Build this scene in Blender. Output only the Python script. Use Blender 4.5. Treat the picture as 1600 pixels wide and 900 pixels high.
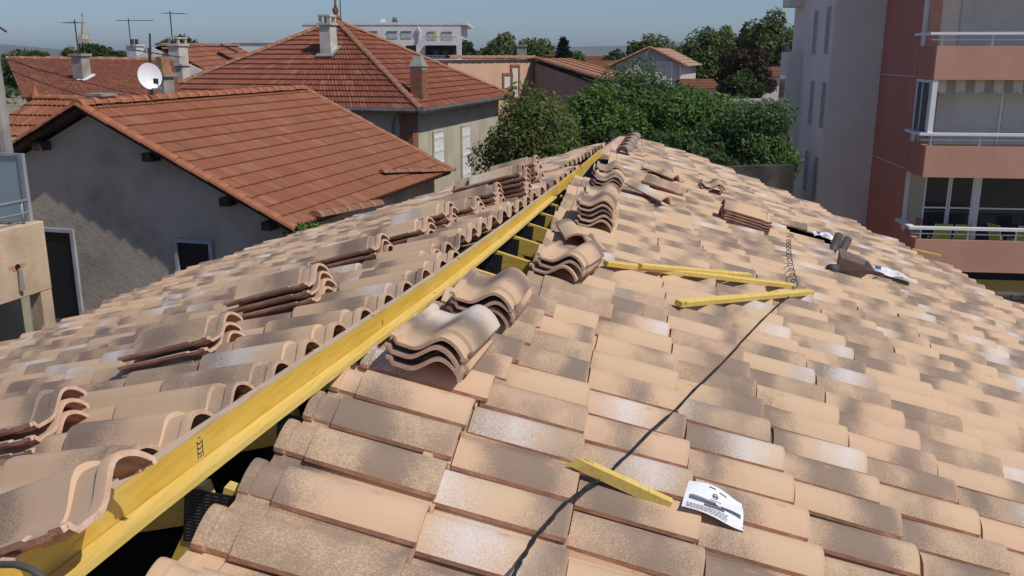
import bpy, math, random
import numpy as np
from mathutils import Matrix, Vector
rnd = random.Random(7)
R_ = math.radians
C = bpy.context.scene.collection
for o in list(bpy.data.objects): bpy.data.objects.remove(o)

# ------------------------------------------------------------------ camera
FPX, YH, YAW = 1420.0, 87.0, 0.12455
PITCH = math.atan((450 - YH) / FPX)
cam = bpy.data.cameras.new('camera'); cam.sensor_width = 36.0
cam.lens = 36.0 * FPX / 1600.0; cam.clip_start = 0.05; cam.clip_end = 20000
co = bpy.data.objects.new('camera', cam); C.objects.link(co)
co.location = (0, 0, 0); co.rotation_euler = (math.pi / 2 - PITCH, 0, YAW)
S = bpy.context.scene; S.camera = co
S.render.resolution_x = 1024; S.render.resolution_y = 576
GZ = -9.2                                    # ground level below the eye datum (z = 0 is eye level)

# ------------------------------------------------------------------ sun and sky
SUN_EL, SUN_AZ = R_(53), R_(-25)             # azimuth from +X towards +Y
SD = Vector((math.cos(SUN_EL) * math.cos(SUN_AZ), math.cos(SUN_EL) * math.sin(SUN_AZ), math.sin(SUN_EL)))
sl = bpy.data.lights.new('sun', 'SUN'); sl.energy = 3.6; sl.angle = R_(0.53); sl.color = (1, 0.93, 0.82)
so = bpy.data.objects.new('sun', sl); C.objects.link(so)
so.rotation_euler = SD.to_track_quat('Z', 'Y').to_euler()
Wd = bpy.data.worlds.new('World'); S.world = Wd; Wd.use_nodes = True
nt = Wd.node_tree; nt.nodes.clear()
sky = nt.nodes.new('ShaderNodeTexSky'); sky.sky_type = 'NISHITA'; sky.sun_disc = False
sky.sun_elevation = SUN_EL; sky.sun_rotation = math.atan2(SD.x, SD.y)
sky.altitude = 50; sky.air_density = 1.0; sky.dust_density = 0.6; sky.ozone_density = 4.0
bg = nt.nodes.new('ShaderNodeBackground'); bg.inputs['Strength'].default_value = 0.090
wo = nt.nodes.new('ShaderNodeOutputWorld')
tint = nt.nodes.new('ShaderNodeMix'); tint.data_type = 'RGBA'; tint.blend_type = 'MULTIPLY'; tint.inputs[0].default_value = 1.0
tint.inputs[7].default_value = (.70, .80, 1.0, 1)          # summer haze: an even cool cast over the whole sky
tcw = nt.nodes.new('ShaderNodeTexCoord'); mpw = nt.nodes.new('ShaderNodeMapping'); mpw.inputs['Scale'].default_value = (1.6, 1.6, 7.0); nt.links.new(tcw.outputs['Generated'], mpw.inputs[0])
cir = nt.nodes.new('ShaderNodeTexNoise'); cir.inputs['Scale'].default_value = 2.3; cir.inputs['Detail'].default_value = 6; cir.inputs['Roughness'].default_value = .6; nt.links.new(mpw.outputs[0], cir.inputs['Vector'])
crr = nt.nodes.new('ShaderNodeMapRange'); crr.interpolation_type = 'SMOOTHSTEP'; crr.inputs[1].default_value = .50; crr.inputs[2].default_value = .80; crr.inputs[3].default_value = 0; crr.inputs[4].default_value = .35; nt.links.new(cir.outputs[0], crr.inputs[0])
cl = nt.nodes.new('ShaderNodeMix'); cl.data_type = 'RGBA'; cl.inputs[7].default_value = (6.2, 6.0, 5.6, 1); nt.links.new(crr.outputs[0], cl.inputs[0]); nt.links.new(sky.outputs[0], cl.inputs[6])   # faint cirrus
nt.links.new(cl.outputs[2], tint.inputs[6]); nt.links.new(tint.outputs[2], bg.inputs[0]); nt.links.new(bg.outputs[0], wo.inputs[0])
S.view_settings.view_transform = 'Standard'; S.view_settings.look = 'None'
S.view_settings.exposure = 0.0; S.view_settings.gamma = 1.0; S.view_settings.use_curve_mapping = False
S.render.engine = 'CYCLES'
S.cycles.max_bounces = 6; S.cycles.transparent_max_bounces = 8; S.cycles.volume_bounces = 0

# ------------------------------------------------------------------ survey frames
RT = np.array([math.cos(YAW), math.sin(YAW), 0]); FH = np.array([-math.sin(YAW), math.cos(YAW), 0])
FW = FH * math.cos(PITCH) + np.array([0, 0, -math.sin(PITCH)])
UP = FH * math.sin(PITCH) + np.array([0, 0, math.cos(PITCH)])
def ray(x, y): return FW + RT * (x - 800) / FPX - UP * (y - 450) / FPX
def at(x, y, D): r = ray(x, y); return r * D / (r @ FH)            # horizontal distance D ahead of the camera
def onpl(x, y, n, d): r = ray(x, y); return r * (d / (n @ r))
def px(p):
    p = np.asarray(p, float); z = p @ FW
    return 800 + FPX * (p @ RT) / z, 450 - FPX * (p @ UP) / z, z
AL = R_(8.2)                                                     # direction of the neighbouring street grid
sd = np.array([math.sin(AL), math.cos(AL), 0]); td = np.array([math.cos(AL), -math.sin(AL), 0])
ZZ = np.array([0, 0, 1.0])
TW, TL, TLEN = 0.25, 0.3886, 0.48                                # tile pitch across, exposed length, full length
PHR = 0.2900
RP0 = np.array([-0.509, 2.766, -1.227]); RFL = np.array([math.cos(PHR), 0, -math.sin(PHR)])
RN = np.array([math.sin(PHR), 0, math.cos(PHR)])
LS = np.array([0.14259, 0.98978, 0]); LFL = np.array([-0.94913, 0.13674, -0.28364]); LN = np.array([-0.28074, 0.04045, 0.95893])
LPC = np.array([-1.3442, 2.2434, -1.0714]); CR = 0.060            # crest of the first left row; roll height
LPB = LPC - LN * CR
def on_right(x, y, h=0.0): return onpl(x, y, RN, RN @ RP0 + h)
def on_left(x, y, h=0.0): return onpl(x, y, LN, LN @ LPB + h)
def ridge(Y): return np.array([-1.1871 + .07134 * Y, Y, -1.0246 - .02129 * Y])   # where the two slopes meet

# ------------------------------------------------------------------ mesh helpers
class MB:
    def __init__(s): s.V = []; s.F = []; s.M = []; s.m = 0; s.UV = None
    def face(s, *pts):
        n = len(s.V); s.V += [tuple(map(float, p)) for p in pts]; s.F.append(tuple(range(n, n + len(pts)))); s.M.append(s.m); return s
    def raw(s, V, F):
        n = len(s.V); s.V += [tuple(map(float, p)) for p in V]
        for f in F: s.F.append(tuple(i + n for i in f)); s.M.append(s.m)
        return s
    def hexa(s, p):                                              # 8 corners: bottom 0-3, top 4-7
        return s.raw(p, [(3, 2, 1, 0), (4, 5, 6, 7), (0, 1, 5, 4), (1, 2, 6, 5), (2, 3, 7, 6), (3, 0, 4, 7)])
    def box(s, o, a, b, c):                                      # corner o and three edge vectors
        o, a, b, c = map(lambda q: np.asarray(q, float), (o, a, b, c))
        if np.cross(a, b) @ c < 0: a, b = b, a
        return s.hexa([o, o + a, o + a + b, o + b, o + c, o + a + c, o + a + b + c, o + b + c])
    def cbox(s, c, sx, sy, sz, ax=None):
        X, Y, Z = ax if ax is not None else ((1, 0, 0), (0, 1, 0), (0, 0, 1))
        X, Y, Z = np.asarray(X, float) * sx, np.asarray(Y, float) * sy, np.asarray(Z, float) * sz
        return s.box(np.asarray(c, float) - (X + Y + Z) / 2, X, Y, Z)
    def bar(s, a, b, w, h, up=(0, 0, 1)):
        a, b = np.asarray(a, float), np.asarray(b, float); d = b - a; L = np.linalg.norm(d); d = d / L
        x = np.cross(d, up); x = x / np.linalg.norm(x); z = np.cross(x, d)
        return s.box(a - x * w / 2 - z * h / 2, x * w, d * L, z * h)
    def tube(s, pts, r, n=8, cap=True):
        pts = [np.asarray(p, float) for p in pts]; N = len(pts); rr = r if hasattr(r, '__len__') else [r] * N
        V = []; ref = None
        for i, p in enumerate(pts):
            d = pts[min(i + 1, N - 1)] - pts[max(i - 1, 0)]; d = d / (np.linalg.norm(d) + 1e-12)
            if ref is None: ref = np.array([0, 0, 1.0]) if abs(d[2]) < .9 else np.array([1.0, 0, 0])
            x = np.cross(d, ref); x = x / (np.linalg.norm(x) + 1e-12); y = np.cross(x, d); ref = y
            V += [p + (x * math.cos(2 * math.pi * k / n) + y * math.sin(2 * math.pi * k / n)) * rr[i] for k in range(n)]
        F = [(i * n + k, i * n + (k + 1) % n, (i + 1) * n + (k + 1) % n, (i + 1) * n + k) for i in range(N - 1) for k in range(n)]
        if cap: F += [tuple(range(n))[::-1], tuple((N - 1) * n + k for k in range(n))]
        return s.raw(V, F)
    def prism(s, poly, ext):                                     # planar polygon extruded by a vector
        poly = [np.asarray(p, float) for p in poly]; e = np.asarray(ext, float); n = len(poly)
        nr = sum(np.cross(poly[i], poly[(i + 1) % n]) for i in range(n))
        if nr @ e > 0: poly = poly[::-1]
        return s.raw(poly + [p + e for p in poly], [tuple(range(n)), tuple(range(2 * n - 1, n - 1, -1))] + [((i + 1) % n, i, i + n, (i + 1) % n + n) for i in range(n)])
    def build(s, name, mat, parent=None, smooth=False, **tags):
        me = bpy.data.meshes.new(name); me.from_pydata(s.V, [], s.F)
        ms = mat if isinstance(mat, (list, tuple)) else [mat]
        for m in ms: me.materials.append(m)
        if len(ms) > 1: me.polygons.foreach_set('material_index', s.M)
        if s.UV is not None:
            uv = me.uv_layers.new(name='UVMap'); uv.data.foreach_set('uv', np.asarray(s.UV, np.float32).ravel())
        if smooth: me.polygons.foreach_set('use_smooth', [True] * len(me.polygons))
        me.update()
        o = bpy.data.objects.new(name, me); C.objects.link(o); o.parent = parent
        return tag(o, **tags)
def tag(o, label=None, category=None, group=None, kind=None):
    if label and not kind: kind = 'thing'
    for k, v in (('label', label), ('category', category), ('group', group), ('kind', kind)):
        if v: o[k] = v
    return o
def empty(name, loc=(0, 0, 0), **tags):
    o = bpy.data.objects.new(name, None); C.objects.link(o); o.empty_display_size = .3
    return tag(o, **tags)
def bevel(o, w, seg=2):
    m = o.modifiers.new('bevel', 'BEVEL'); m.width = w; m.segments = seg; m.limit_method = 'ANGLE'; return o

# ------------------------------------------------------------------ materials
def newmat(name):
    m = bpy.data.materials.new(name); m.use_nodes = True; n = m.node_tree; return m, n, n.nodes['Principled BSDF']
def nd(n, t, **kw):
    x = n.nodes.new(t)
    for k, v in kw.items(): setattr(x, k, v)
    return x
def mth(n, op, a, b=None, c=None, clamp=False):
    x = n.nodes.new('ShaderNodeMath'); x.operation = op; x.use_clamp = clamp
    for i, v in enumerate((a, b, c)):
        if v is None: continue
        if isinstance(v, (int, float)): x.inputs[i].default_value = v
        else: n.links.new(v, x.inputs[i])
    return x.outputs[0]
def mixc(n, f, a, b):
    x = n.nodes.new('ShaderNodeMix'); x.data_type = 'RGBA'
    for k, v in ((0, f), (6, a), (7, b)):
        if isinstance(v, (int, float)): x.inputs[k].default_value = v
        elif isinstance(v, tuple): x.inputs[k].default_value = (*v[:3], 1)
        else: n.links.new(v, x.inputs[k])
    return x.outputs[2]
def sstep(n, v, lo, hi):
    x = n.nodes.new('ShaderNodeMapRange'); x.interpolation_type = 'SMOOTHSTEP'
    n.links.new(v, x.inputs[0]); x.inputs[1].default_value = lo; x.inputs[2].default_value = hi; return x.outputs[0]
def noise(n, vec, scale, detail=3.0, rough=.55, dim='3D', w=None):
    x = n.nodes.new('ShaderNodeTexNoise'); x.noise_dimensions = dim
    x.inputs['Scale'].default_value = scale; x.inputs['Detail'].default_value = detail; x.inputs['Roughness'].default_value = rough
    if vec is not None: n.links.new(vec, x.inputs['Vector'])
    if w is not None: n.links.new(w, x.inputs['W'])
    return x.outputs[0]
def bump(n, b, h, strength=.3, dist=.01):
    x = n.nodes.new('ShaderNodeBump'); x.inputs['Strength'].default_value = strength; x.inputs['Distance'].default_value = dist
    n.links.new(h, x.inputs['Height']); n.links.new(x.outputs[0], b.inputs['Normal'])
def simple(name, col, rough=.8, var=.18, scale=3.0, col2=None, bmp=.15, bscale=60., metal=0., spec=.3, stain_or_dapple=None, streak=False):
    m, n, b = newmat(name); tc = nd(n, 'ShaderNodeTexCoord').outputs['Object']
    f = sstep(n, noise(n, tc, scale, 5), .3, .7)
    c2 = col2 or tuple(c * (1 - var * 1.6) for c in col)
    c = mixc(n, f, tuple(min(1, k * (1 + var * .5)) for k in col), c2)
    if stain_or_dapple:
        mp = nd(n, 'ShaderNodeMapping'); n.links.new(tc, mp.inputs[0]); mp.inputs['Scale'].default_value = (1, 1, .12) if streak else (1, 1, 1)
        c = mixc(n, mth(n, 'MULTIPLY', sstep(n, noise(n, mp.outputs[0], 2.2 if streak else .9, 6, .65), .52, .75), .7), c, stain_or_dapple)
    n.links.new(c, b.inputs['Base Color']); b.inputs['Roughness'].default_value = rough
    b.inputs['Metallic'].default_value = metal; b.inputs['Specular IOR Level'].default_value = spec
    if bmp: bump(n, b, noise(n, tc, bscale, 4), bmp, .01)
    return m

def tile_mat(name, mode):
    m, n, b = newmat(name)
    if mode == 'obj': tid = nd(n, 'ShaderNodeObjectInfo').outputs['Random']
    else: tid = nd(n, 'ShaderNodeAttribute', attribute_name='tid').outputs['Fac']
    uv = nd(n, 'ShaderNodeUVMap').outputs[0]
    sp = nd(n, 'ShaderNodeSeparateXYZ'); n.links.new(uv, sp.inputs[0]); u, v = sp.outputs[0], sp.outputs[1]
    wn = nd(n, 'ShaderNodeTexWhiteNoise', noise_dimensions='1D'); n.links.new(mth(n, 'MULTIPLY', tid, 913.7), wn.inputs['W'])
    sc = nd(n, 'ShaderNodeSeparateColor'); n.links.new(wn.outputs['Color'], sc.inputs[0]); r1, r2, r3 = sc.outputs[0], sc.outputs[1], sc.outputs[2]
    wn2 = nd(n, 'ShaderNodeTexWhiteNoise', noise_dimensions='1D'); n.links.new(mth(n, 'MULTIPLY', tid, 377.1), wn2.inputs['W'])
    sc2 = nd(n, 'ShaderNodeSeparateColor'); n.links.new(wn2.outputs['Color'], sc2.inputs[0]); q1, q2, q3 = sc2.outputs[0], sc2.outputs[1], sc2.outputs[2]
    cb = nd(n, 'ShaderNodeCombineXYZ'); n.links.new(mth(n, 'MULTIPLY', u, .3), cb.inputs[0]); n.links.new(mth(n, 'MULTIPLY', v, .48), cb.inputs[1]); n.links.new(mth(n, 'MULTIPLY', tid, 61.0), cb.inputs[2])
    vec = cb.outputs[0]
    lo = noise(n, vec, 7.0, 2, .5); hi = noise(n, vec, 330, 3, .75)
    vc = nd(n, 'ShaderNodeMapping'); n.links.new(vec, vc.inputs[0]); vc.inputs['Scale'].default_value = (70, 34, 1)
    gr = noise(n, vc.outputs[0], 4.5, 2, .7)
    grain = mth(n, 'SUBTRACT', mth(n, 'ADD', mth(n, 'MULTIPLY', hi, .55), mth(n, 'MULTIPLY', gr, .45)), .5)
    # brown sprayed zone: centred anywhere along the tile, soft speckled edge
    cen = mth(n, 'SUBTRACT', mth(n, 'MULTIPLY', r1, 1.2), .10); half = mth(n, 'ADD', mth(n, 'MULTIPLY', mth(n, 'POWER', r2, .8), .27), .08)
    dist = mth(n, 'SUBTRACT', half, mth(n, 'ABSOLUTE', mth(n, 'SUBTRACT', v, cen)))
    f = mth(n, 'ADD', mth(n, 'ADD', dist, mth(n, 'MULTIPLY', mth(n, 'SUBTRACT', lo, .5), .55)), mth(n, 'MULTIPLY', grain, 1.05))
    brown = mth(n, 'MULTIPLY', sstep(n, f, -.14, .20), .95)
    full = mth(n, 'MULTIPLY', mth(n, 'GREATER_THAN', q3, .72), mth(n, 'MULTIPLY', sstep(n, mth(n, 'ADD', grain, mth(n, 'MULTIPLY', lo, .35)), .02, .26), .75))
    brown = mth(n, 'MAXIMUM', brown, full)
    # white sprayed zone, on some tiles only
    wcen = mth(n, 'MULTIPLY', q1, .9); wd = mth(n, 'SUBTRACT', .26, mth(n, 'ABSOLUTE', mth(n, 'SUBTRACT', v, wcen)))
    wf = mth(n, 'ADD', mth(n, 'ADD', wd, mth(n, 'MULTIPLY', mth(n, 'SUBTRACT', lo, .5), .4)), mth(n, 'MULTIPLY', grain, 2.2))
    white = mth(n, 'MULTIPLY', mth(n, 'MULTIPLY', sstep(n, wf, -.05, .34), .85), mth(n, 'GREATER_THAN', q2, .80))
    beige = mixc(n, r3, (.63, .432, .285), (.60, .44, .28))
    beige = mixc(n, mth(n, 'MULTIPLY', lo, .35), beige, (.53, .33, .21))
    bro = mixc(n, q1, (.205, .155, .122), (.245, .178, .136))
    c = mixc(n, brown, beige, bro); c = mixc(n, white, c, (.68, .63, .61))
    du = mth(n, 'MULTIPLY', mth(n, 'SUBTRACT', u, mth(n, 'ADD', mth(n, 'MULTIPLY', q3, .22), .20)), 1.0); dv = mth(n, 'SUBTRACT', v, mth(n, 'ADD', mth(n, 'MULTIPLY', r3, .5), .18))
    ch = mth(n, 'ADD', mth(n, 'ADD', mth(n, 'MULTIPLY', mth(n, 'MULTIPLY', du, du), 900.), mth(n, 'MULTIPLY', mth(n, 'MULTIPLY', dv, dv), 420.)), mth(n, 'MULTIPLY', mth(n, 'SUBTRACT', hi, .5), 5.0))
    c = mixc(n, mth(n, 'MULTIPLY', sstep(n, ch, 1.0, .1), .7), c, (.52, .27, .15))        # one small clay chip on each tile
    pore = noise(n, vec, 620, 2, .6); c = mixc(n, mth(n, 'MULTIPLY', sstep(n, pore, .60, .74), .20), c, (.14, .095, .07))
    gw = nd(n, 'ShaderNodeNewGeometry').outputs['Position']; dust = noise(n, gw, 1.7, 5, .65)
    c = mixc(n, mth(n, 'MULTIPLY', sstep(n, dust, .48, .76), .15), c, (.50, .39, .28)); c = mixc(n, mth(n, 'MULTIPLY', sstep(n, dust, .50, .28), .15), c, (.27, .19, .14))
    edge = sstep(n, v, .035, .0); c = mixc(n, mth(n, 'MULTIPLY', edge, mth(n, 'MULTIPLY', gr, .9)), c, (.50, .31, .20))     # worn lower lip
    n.links.new(c, b.inputs['Base Color']); b.inputs['Roughness'].default_value = .72; b.inputs['Specular IOR Level'].default_value = .28
    bump(n, b, mth(n, 'ADD', mth(n, 'ADD', hi, mth(n, 'MULTIPLY', pore, .8)), mth(n, 'MULTIPLY', lo, 2.0)), .30, .004)
    return m
M = {}
M['tile'] = tile_mat('glazed_clay_tile', 'obj'); M['tile_field'] = tile_mat('glazed_clay_tile_field', 'attr')
M['clay'] = simple('raw_clay', (.50, .285, .195), .85, .25, 18, (.36, .185, .125), .3, 160)
M['clay_pale'] = simple('pale_raw_clay', (.62, .43, .32), .9, .2, 22, (.50, .31, .22), .35, 180)
def wood_mat(name, a, b_, axis=1, sc=1.0):
    m, n, b = newmat(name); tc = nd(n, 'ShaderNodeTexCoord').outputs['Object']
    mp = nd(n, 'ShaderNodeMapping'); n.links.new(tc, mp.inputs[0]); s_ = [28 * sc] * 3; s_[axis] = 1.4 * sc; mp.inputs['Scale'].default_value = s_
    g = noise(n, mp.outputs[0], 2.2, 6, .65); big = noise(n, tc, 1.3, 3)
    c = mixc(n, sstep(n, g, .38, .72), a, b_); c = mixc(n, mth(n, 'MULTIPLY', sstep(n, big, .45, .8), .5), c, tuple(x * y for x, y in zip(a, (.82, .72, .6))))
    kn = nd(n, 'ShaderNodeTexVoronoi'); kn.inputs['Scale'].default_value = 5.0; n.links.new(tc, kn.inputs['Vector'])
    c = mixc(n, mth(n, 'MULTIPLY', mth(n, 'LESS_THAN', kn.outputs['Distance'], .075), .75), c, (.24, .12, .03))
    mp2 = nd(n, 'ShaderNodeMapping'); n.links.new(tc, mp2.inputs[0]); s2 = [110 * sc] * 3; s2[axis] = 1.1 * sc; mp2.inputs['Scale'].default_value = s2
    cr_ = noise(n, mp2.outputs[0], 1.6, 3, .6); c = mixc(n, mth(n, 'MULTIPLY', sstep(n, cr_, .64, .72), .65), c, tuple(x * .42 for x in b_))
    pale = noise(n, tc, 3.1, 4, .6); c = mixc(n, mth(n, 'MULTIPLY', sstep(n, pale, .50, .78), .45), c, (.72, .58, .27))
    dirt = noise(n, tc, 34, 4, .7); c = mixc(n, mth(n, 'MULTIPLY', sstep(n, dirt, .62, .78), .45), c, (.34, .23, .10))
    n.links.new(c, b.inputs['Base Color']); b.inputs['Roughness'].default_value = .62; b.inputs['Specular IOR Level'].default_value = .3
    bump(n, b, g, .25, .004); return m
M['wood'] = wood_mat('yellow_treated_pine', (.66, .44, .075), (.56, .35, .05))
M['wood2'] = wood_mat('pale_yellow_pine', (.74, .55, .16), (.64, .45, .10))
M['woodx'] = wood_mat('yellow_rafter_pine', (.62, .43, .09), (.50, .33, .055), 0)
M['wood_grey'] = wood_mat('weathered_sawn_edge', (.56, .43, .31), (.42, .31, .22))
M['wood_dark'] = simple('dark_old_timber', (.07, .042, .03), .9, .3, 6)
M['black'] = simple('black_rubber', (.022, .022, .024), .55, .3, 20, bmp=.1)
M['plate'] = simple('dark_steel_plate', (.032, .034, .038), .45, .25, 12, bmp=.05, metal=.3)
M['plate_tooth'] = simple('steel_plate_slots', (.11, .11, .115), .4, .1, 12, bmp=0, metal=.4)
M['gap_dark'] = simple('gap_darkening_sheet', (.018, .014, .012), .9)  # near-black sheet added below the tiles so open gaps look dark
M['attic'] = simple('attic_insulation', (.14, .11, .09), .95, .3)
M['paper'] = simple('white_paper', (.74, .75, .78), .75, .05, 4, bmp=.05)
M['ink'] = simple('grey_ink', (.12, .12, .135), .8, .1, bmp=0)
M['ink_dark'] = simple('dark_ink', (.035, .03, .025), .8, .1, bmp=0)
M['blue_ink'] = simple('blue_ink', (.05, .12, .38), .6, .1, bmp=0)
M['pencil'] = simple('pencil_mark', (.09, .05, .015), .9, .1, bmp=0)

def foliage(name, a, b_, tr=.35):
    m, n, b = newmat(name); out = n.nodes['Material Output']
    ri = nd(n, 'ShaderNodeNewGeometry').outputs['Random Per Island']; tc = nd(n, 'ShaderNodeTexCoord').outputs['Object']
    c = mixc(n, ri, a, b_); c = mixc(n, mth(n, 'MULTIPLY', sstep(n, noise(n, tc, .8, 3), .4, .75), .6), c, tuple(x * .62 for x in a))
    n.links.new(c, b.inputs['Base Color']); b.inputs['Roughness'].default_value = .55; b.inputs['Specular IOR Level'].default_value = .25
    t = nd(n, 'ShaderNodeBsdfTranslucent'); n.links.new(c, t.inputs[0])
    mx = nd(n, 'ShaderNodeMixShader'); mx.inputs[0].default_value = tr
    n.links.new(b.outputs[0], mx.inputs[1]); n.links.new(t.outputs[0], mx.inputs[2]); n.links.new(mx.outputs[0], out.inputs['Surface'])
    return m
M['leaf_olive'] = foliage('olive_evergreen_leaves', (.15, .18, .045), (.085, .125, .034))
M['leaf_green'] = foliage('fresh_green_leaves', (.13, .22, .046), (.075, .15, .032))
M['leaf_grey'] = foliage('grey_green_leaves', (.12, .19, .055), (.075, .135, .04))
M['leaf_dark'] = foliage('dark_green_leaves', (.06, .10, .028), (.036, .066, .02))
M['leaf_far'] = foliage('plane_tree_leaves', (.14, .18, .05), (.08, .12, .036))
M['leaf_red'] = foliage('purple_leaves', (.055, .035, .020), (.035, .026, .016))
M['leaf_conifer'] = foliage('blue_dark_conifer_needles', (.020, .036, .026), (.014, .024, .018))
M['bark'] = simple('grey_brown_bark', (.13, .10, .075), .95, .3, 6, bmp=.5, bscale=20)
M['earth'] = simple('dry_garden_earth', (.30, .25, .18), .95, .3, .6)
def red_tile_mat(name, a, b_, old):
    m, n, b = newmat(name); uv = nd(n, 'ShaderNodeUVMap').outputs[0]
    sp = nd(n, 'ShaderNodeSeparateXYZ'); n.links.new(uv, sp.inputs[0])
    cb = nd(n, 'ShaderNodeCombineXYZ'); n.links.new(mth(n, 'FLOOR', sp.outputs[0]), cb.inputs[0]); n.links.new(mth(n, 'FLOOR', sp.outputs[1]), cb.inputs[1])
    wn = nd(n, 'ShaderNodeTexWhiteNoise', noise_dimensions='2D'); n.links.new(cb.outputs[0], wn.inputs['Vector'])
    tc = nd(n, 'ShaderNodeTexCoord').outputs['Object']; big = noise(n, tc, .55, 5, .6); fine = noise(n, tc, 9, 4, .7)
    cb2 = nd(n, 'ShaderNodeCombineXYZ'); n.links.new(mth(n, 'FLOOR', mth(n, 'MULTIPLY', sp.outputs[0], 4.0)), cb2.inputs[0]); n.links.new(mth(n, 'FLOOR', sp.outputs[1]), cb2.inputs[1])
    wr = nd(n, 'ShaderNodeTexWhiteNoise', noise_dimensions='2D'); n.links.new(cb2.outputs[0], wr.inputs['Vector'])
    c = mixc(n, wn.outputs['Value'], a, b_); c = mixc(n, mth(n, 'MULTIPLY', wr.outputs['Value'], .42), c, tuple(x * .55 for x in b_)); c = mixc(n, mth(n, 'MULTIPLY', mth(n, 'GREATER_THAN', wr.outputs['Value'], .8), .25), c, (.46, .25, .16))
    c = mixc(n, mth(n, 'MULTIPLY', sstep(n, big, .42, .7), .55), c, old); c = mixc(n, mth(n, 'MULTIPLY', sstep(n, fine, .55, .8), .4), c, tuple(x * .55 for x in a))
    c = mixc(n, mth(n, 'MULTIPLY', mth(n, 'GREATER_THAN', wn.outputs['Value'], .975), .3), c, (.40, .22, .14))
    c = mixc(n, mth(n, 'MULTIPLY', mth(n, 'LESS_THAN', wn.outputs['Value'], .006), .4), c, (.07, .05, .045))
    n.links.new(c, b.inputs['Base Color']); b.inputs['Roughness'].default_value = .8; b.inputs['Specular IOR Level'].default_value = .25
    bump(n, b, fine, .2, .01); return m
M['red_near'] = red_tile_mat('orange_machine_tiles', (.285, .108, .056), (.25, .092, .048), (.23, .098, .058))
M['red_hip'] = red_tile_mat('brick_red_machine_tiles', (.245, .078, .045), (.20, .062, .037), (.20, .08, .05))
M['red_old'] = red_tile_mat('weathered_red_tiles', (.29, .105, .060), (.22, .080, .048), (.21, .10, .065))
M['red_far'] = red_tile_mat('pale_orange_tiles', (.40, .19, .11), (.32, .15, .085), (.33, .20, .13))
M['red_pale'] = red_tile_mat('pale_brown_tiles', (.42, .28, .20), (.35, .23, .16), (.36, .27, .20))
M['rake'] = simple('orange_ridge_clay', (.36, .145, .075), .8, .25, 3, (.27, .10, .055), .2, 30)
M['rake_old'] = simple('mossy_ridge_clay', (.34, .16, .09), .85, .3, 3, (.20, .11, .07), .2, 30)
M['render_grey'] = simple('grey_roughcast', (.47, .395, .315), .95, .14, .9, None, .9, 14, stain_or_dapple=(.22, .20, .18))
M['render_cream'] = simple('cream_render', (.50, .46, .36), .95, .1, .8, None, .3, 30, stain_or_dapple=(.30, .27, .21), streak=True)
M['render_beige'] = simple('beige_concrete', (.55, .42, .29), .95, .15, 2.5, None, .5, 40, stain_or_dapple=(.26, .20, .15), streak=True)
M['render_olive'] = simple('olive_render', (.36, .33, .235), .95, .1, 2, None, .4, 30)
M['render_pink'] = simple('peach_render', (.62, .40, .28), .9, .06, 1.2, None, .2, 30)
M['render_white'] = simple('white_render', (.62, .61, .60), .9, .06, 1.2, None, .2, 30)
M['render_lilac'] = simple('pale_grey_render', (.57, .53, .51), .9, .08, 1, None, .2, 30)
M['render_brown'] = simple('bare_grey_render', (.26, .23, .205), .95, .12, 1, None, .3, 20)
M['apt_white'] = simple('apartment_grey_white_paint', (.76, .69, .61), .85, .05, .6, None, .15, 40, stain_or_dapple=(.62, .56, .49), streak=True)
M['apt_red'] = simple('apartment_brick_red_paint', (.52, .20, .15), .85, .06, .6, None, .15, 40)
M['apt_salmon'] = simple('apartment_salmon_paint', (.58, .31, .225), .85, .07, .9, None, .2, 60, stain_or_dapple=(.46, .25, .19), streak=True)
M['apt_yellow'] = simple('ochre_yellow_wall', (.47, .37, .12), .9, .06, .8)
M['white_paint'] = simple('white_enamel', (.78, .79, .80), .35, .03, 3, bmp=0)
M['grey_paint'] = simple('blue_grey_enamel', (.28, .31, .34), .45, .08, 3, bmp=.05)
M['shutter'] = simple('white_roller_shutter', (.62, .61, .58), .6, .05, 2, bmp=0)
M['zinc'] = simple('zinc_gutter', (.22, .22, .215), .45, .2, 4, metal=.5, bmp=.05)
M['dark'] = simple('dark_opening', (.012, .010, .010), .6, bmp=0)
M['stone_frame'] = simple('pale_stone_surround', (.48, .45, .40), .9, .1, 4)
M['cap'] = simple('grey_brown_ridge_cap', (.34, .265, .215), .85, .3, 9, (.20, .15, .12), .3, 90)
M['slit'] = simple('dark_window_slit', (.34, .32, .30), .7, .1, bmp=0)
M['grey_shutter'] = simple('grey_white_shutter', (.40, .40, .395), .7, .05, 2, bmp=0)
M['blue_frame'] = simple('blue_grey_painted_surround', (.38, .39, .41), .8, .1, 4)
M['brick'] = simple('red_brick', (.32, .135, .075), .9, .3, 5, (.22, .10, .06), .4, 25)
M['mortar'] = simple('grey_mortar', (.34, .31, .27), .95, .15, 6)
M['chimney_grey'] = simple('grey_cement_chimney', (.33, .31, .28), .95, .2, 2.5, stain_or_dapple=(.16, .15, .13), streak=True)
M['chimney_white'] = simple('cream_cement_chimney', (.60, .57, .50), .95, .15, 2.5, stain_or_dapple=(.30, .27, .22), streak=True)
M['lead'] = simple('lead_flashing', (.24, .24, .25), .6, .2, 6)
M['green_mesh'] = simple('lime_green_mesh_fabric', (.46, .54, .09), .8, .1, 6, bmp=.1)
M['terracotta'] = simple('terracotta_finial', (.38, .13, .07), .8, .2)
M['antenna'] = simple('antenna_metal', (.06, .06, .065), .5, .1, metal=.4, bmp=0)
M['concrete'] = simple('grey_flat_roof', (.34, .325, .30), .95, .18, .5, None, .3, 12, stain_or_dapple=(.20, .19, .18))
M['stone_wall'] = simple('rough_stone_wall', (.10, .09, .078), .95, .35, 3, (.045, .04, .034), .8, 9)
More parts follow.
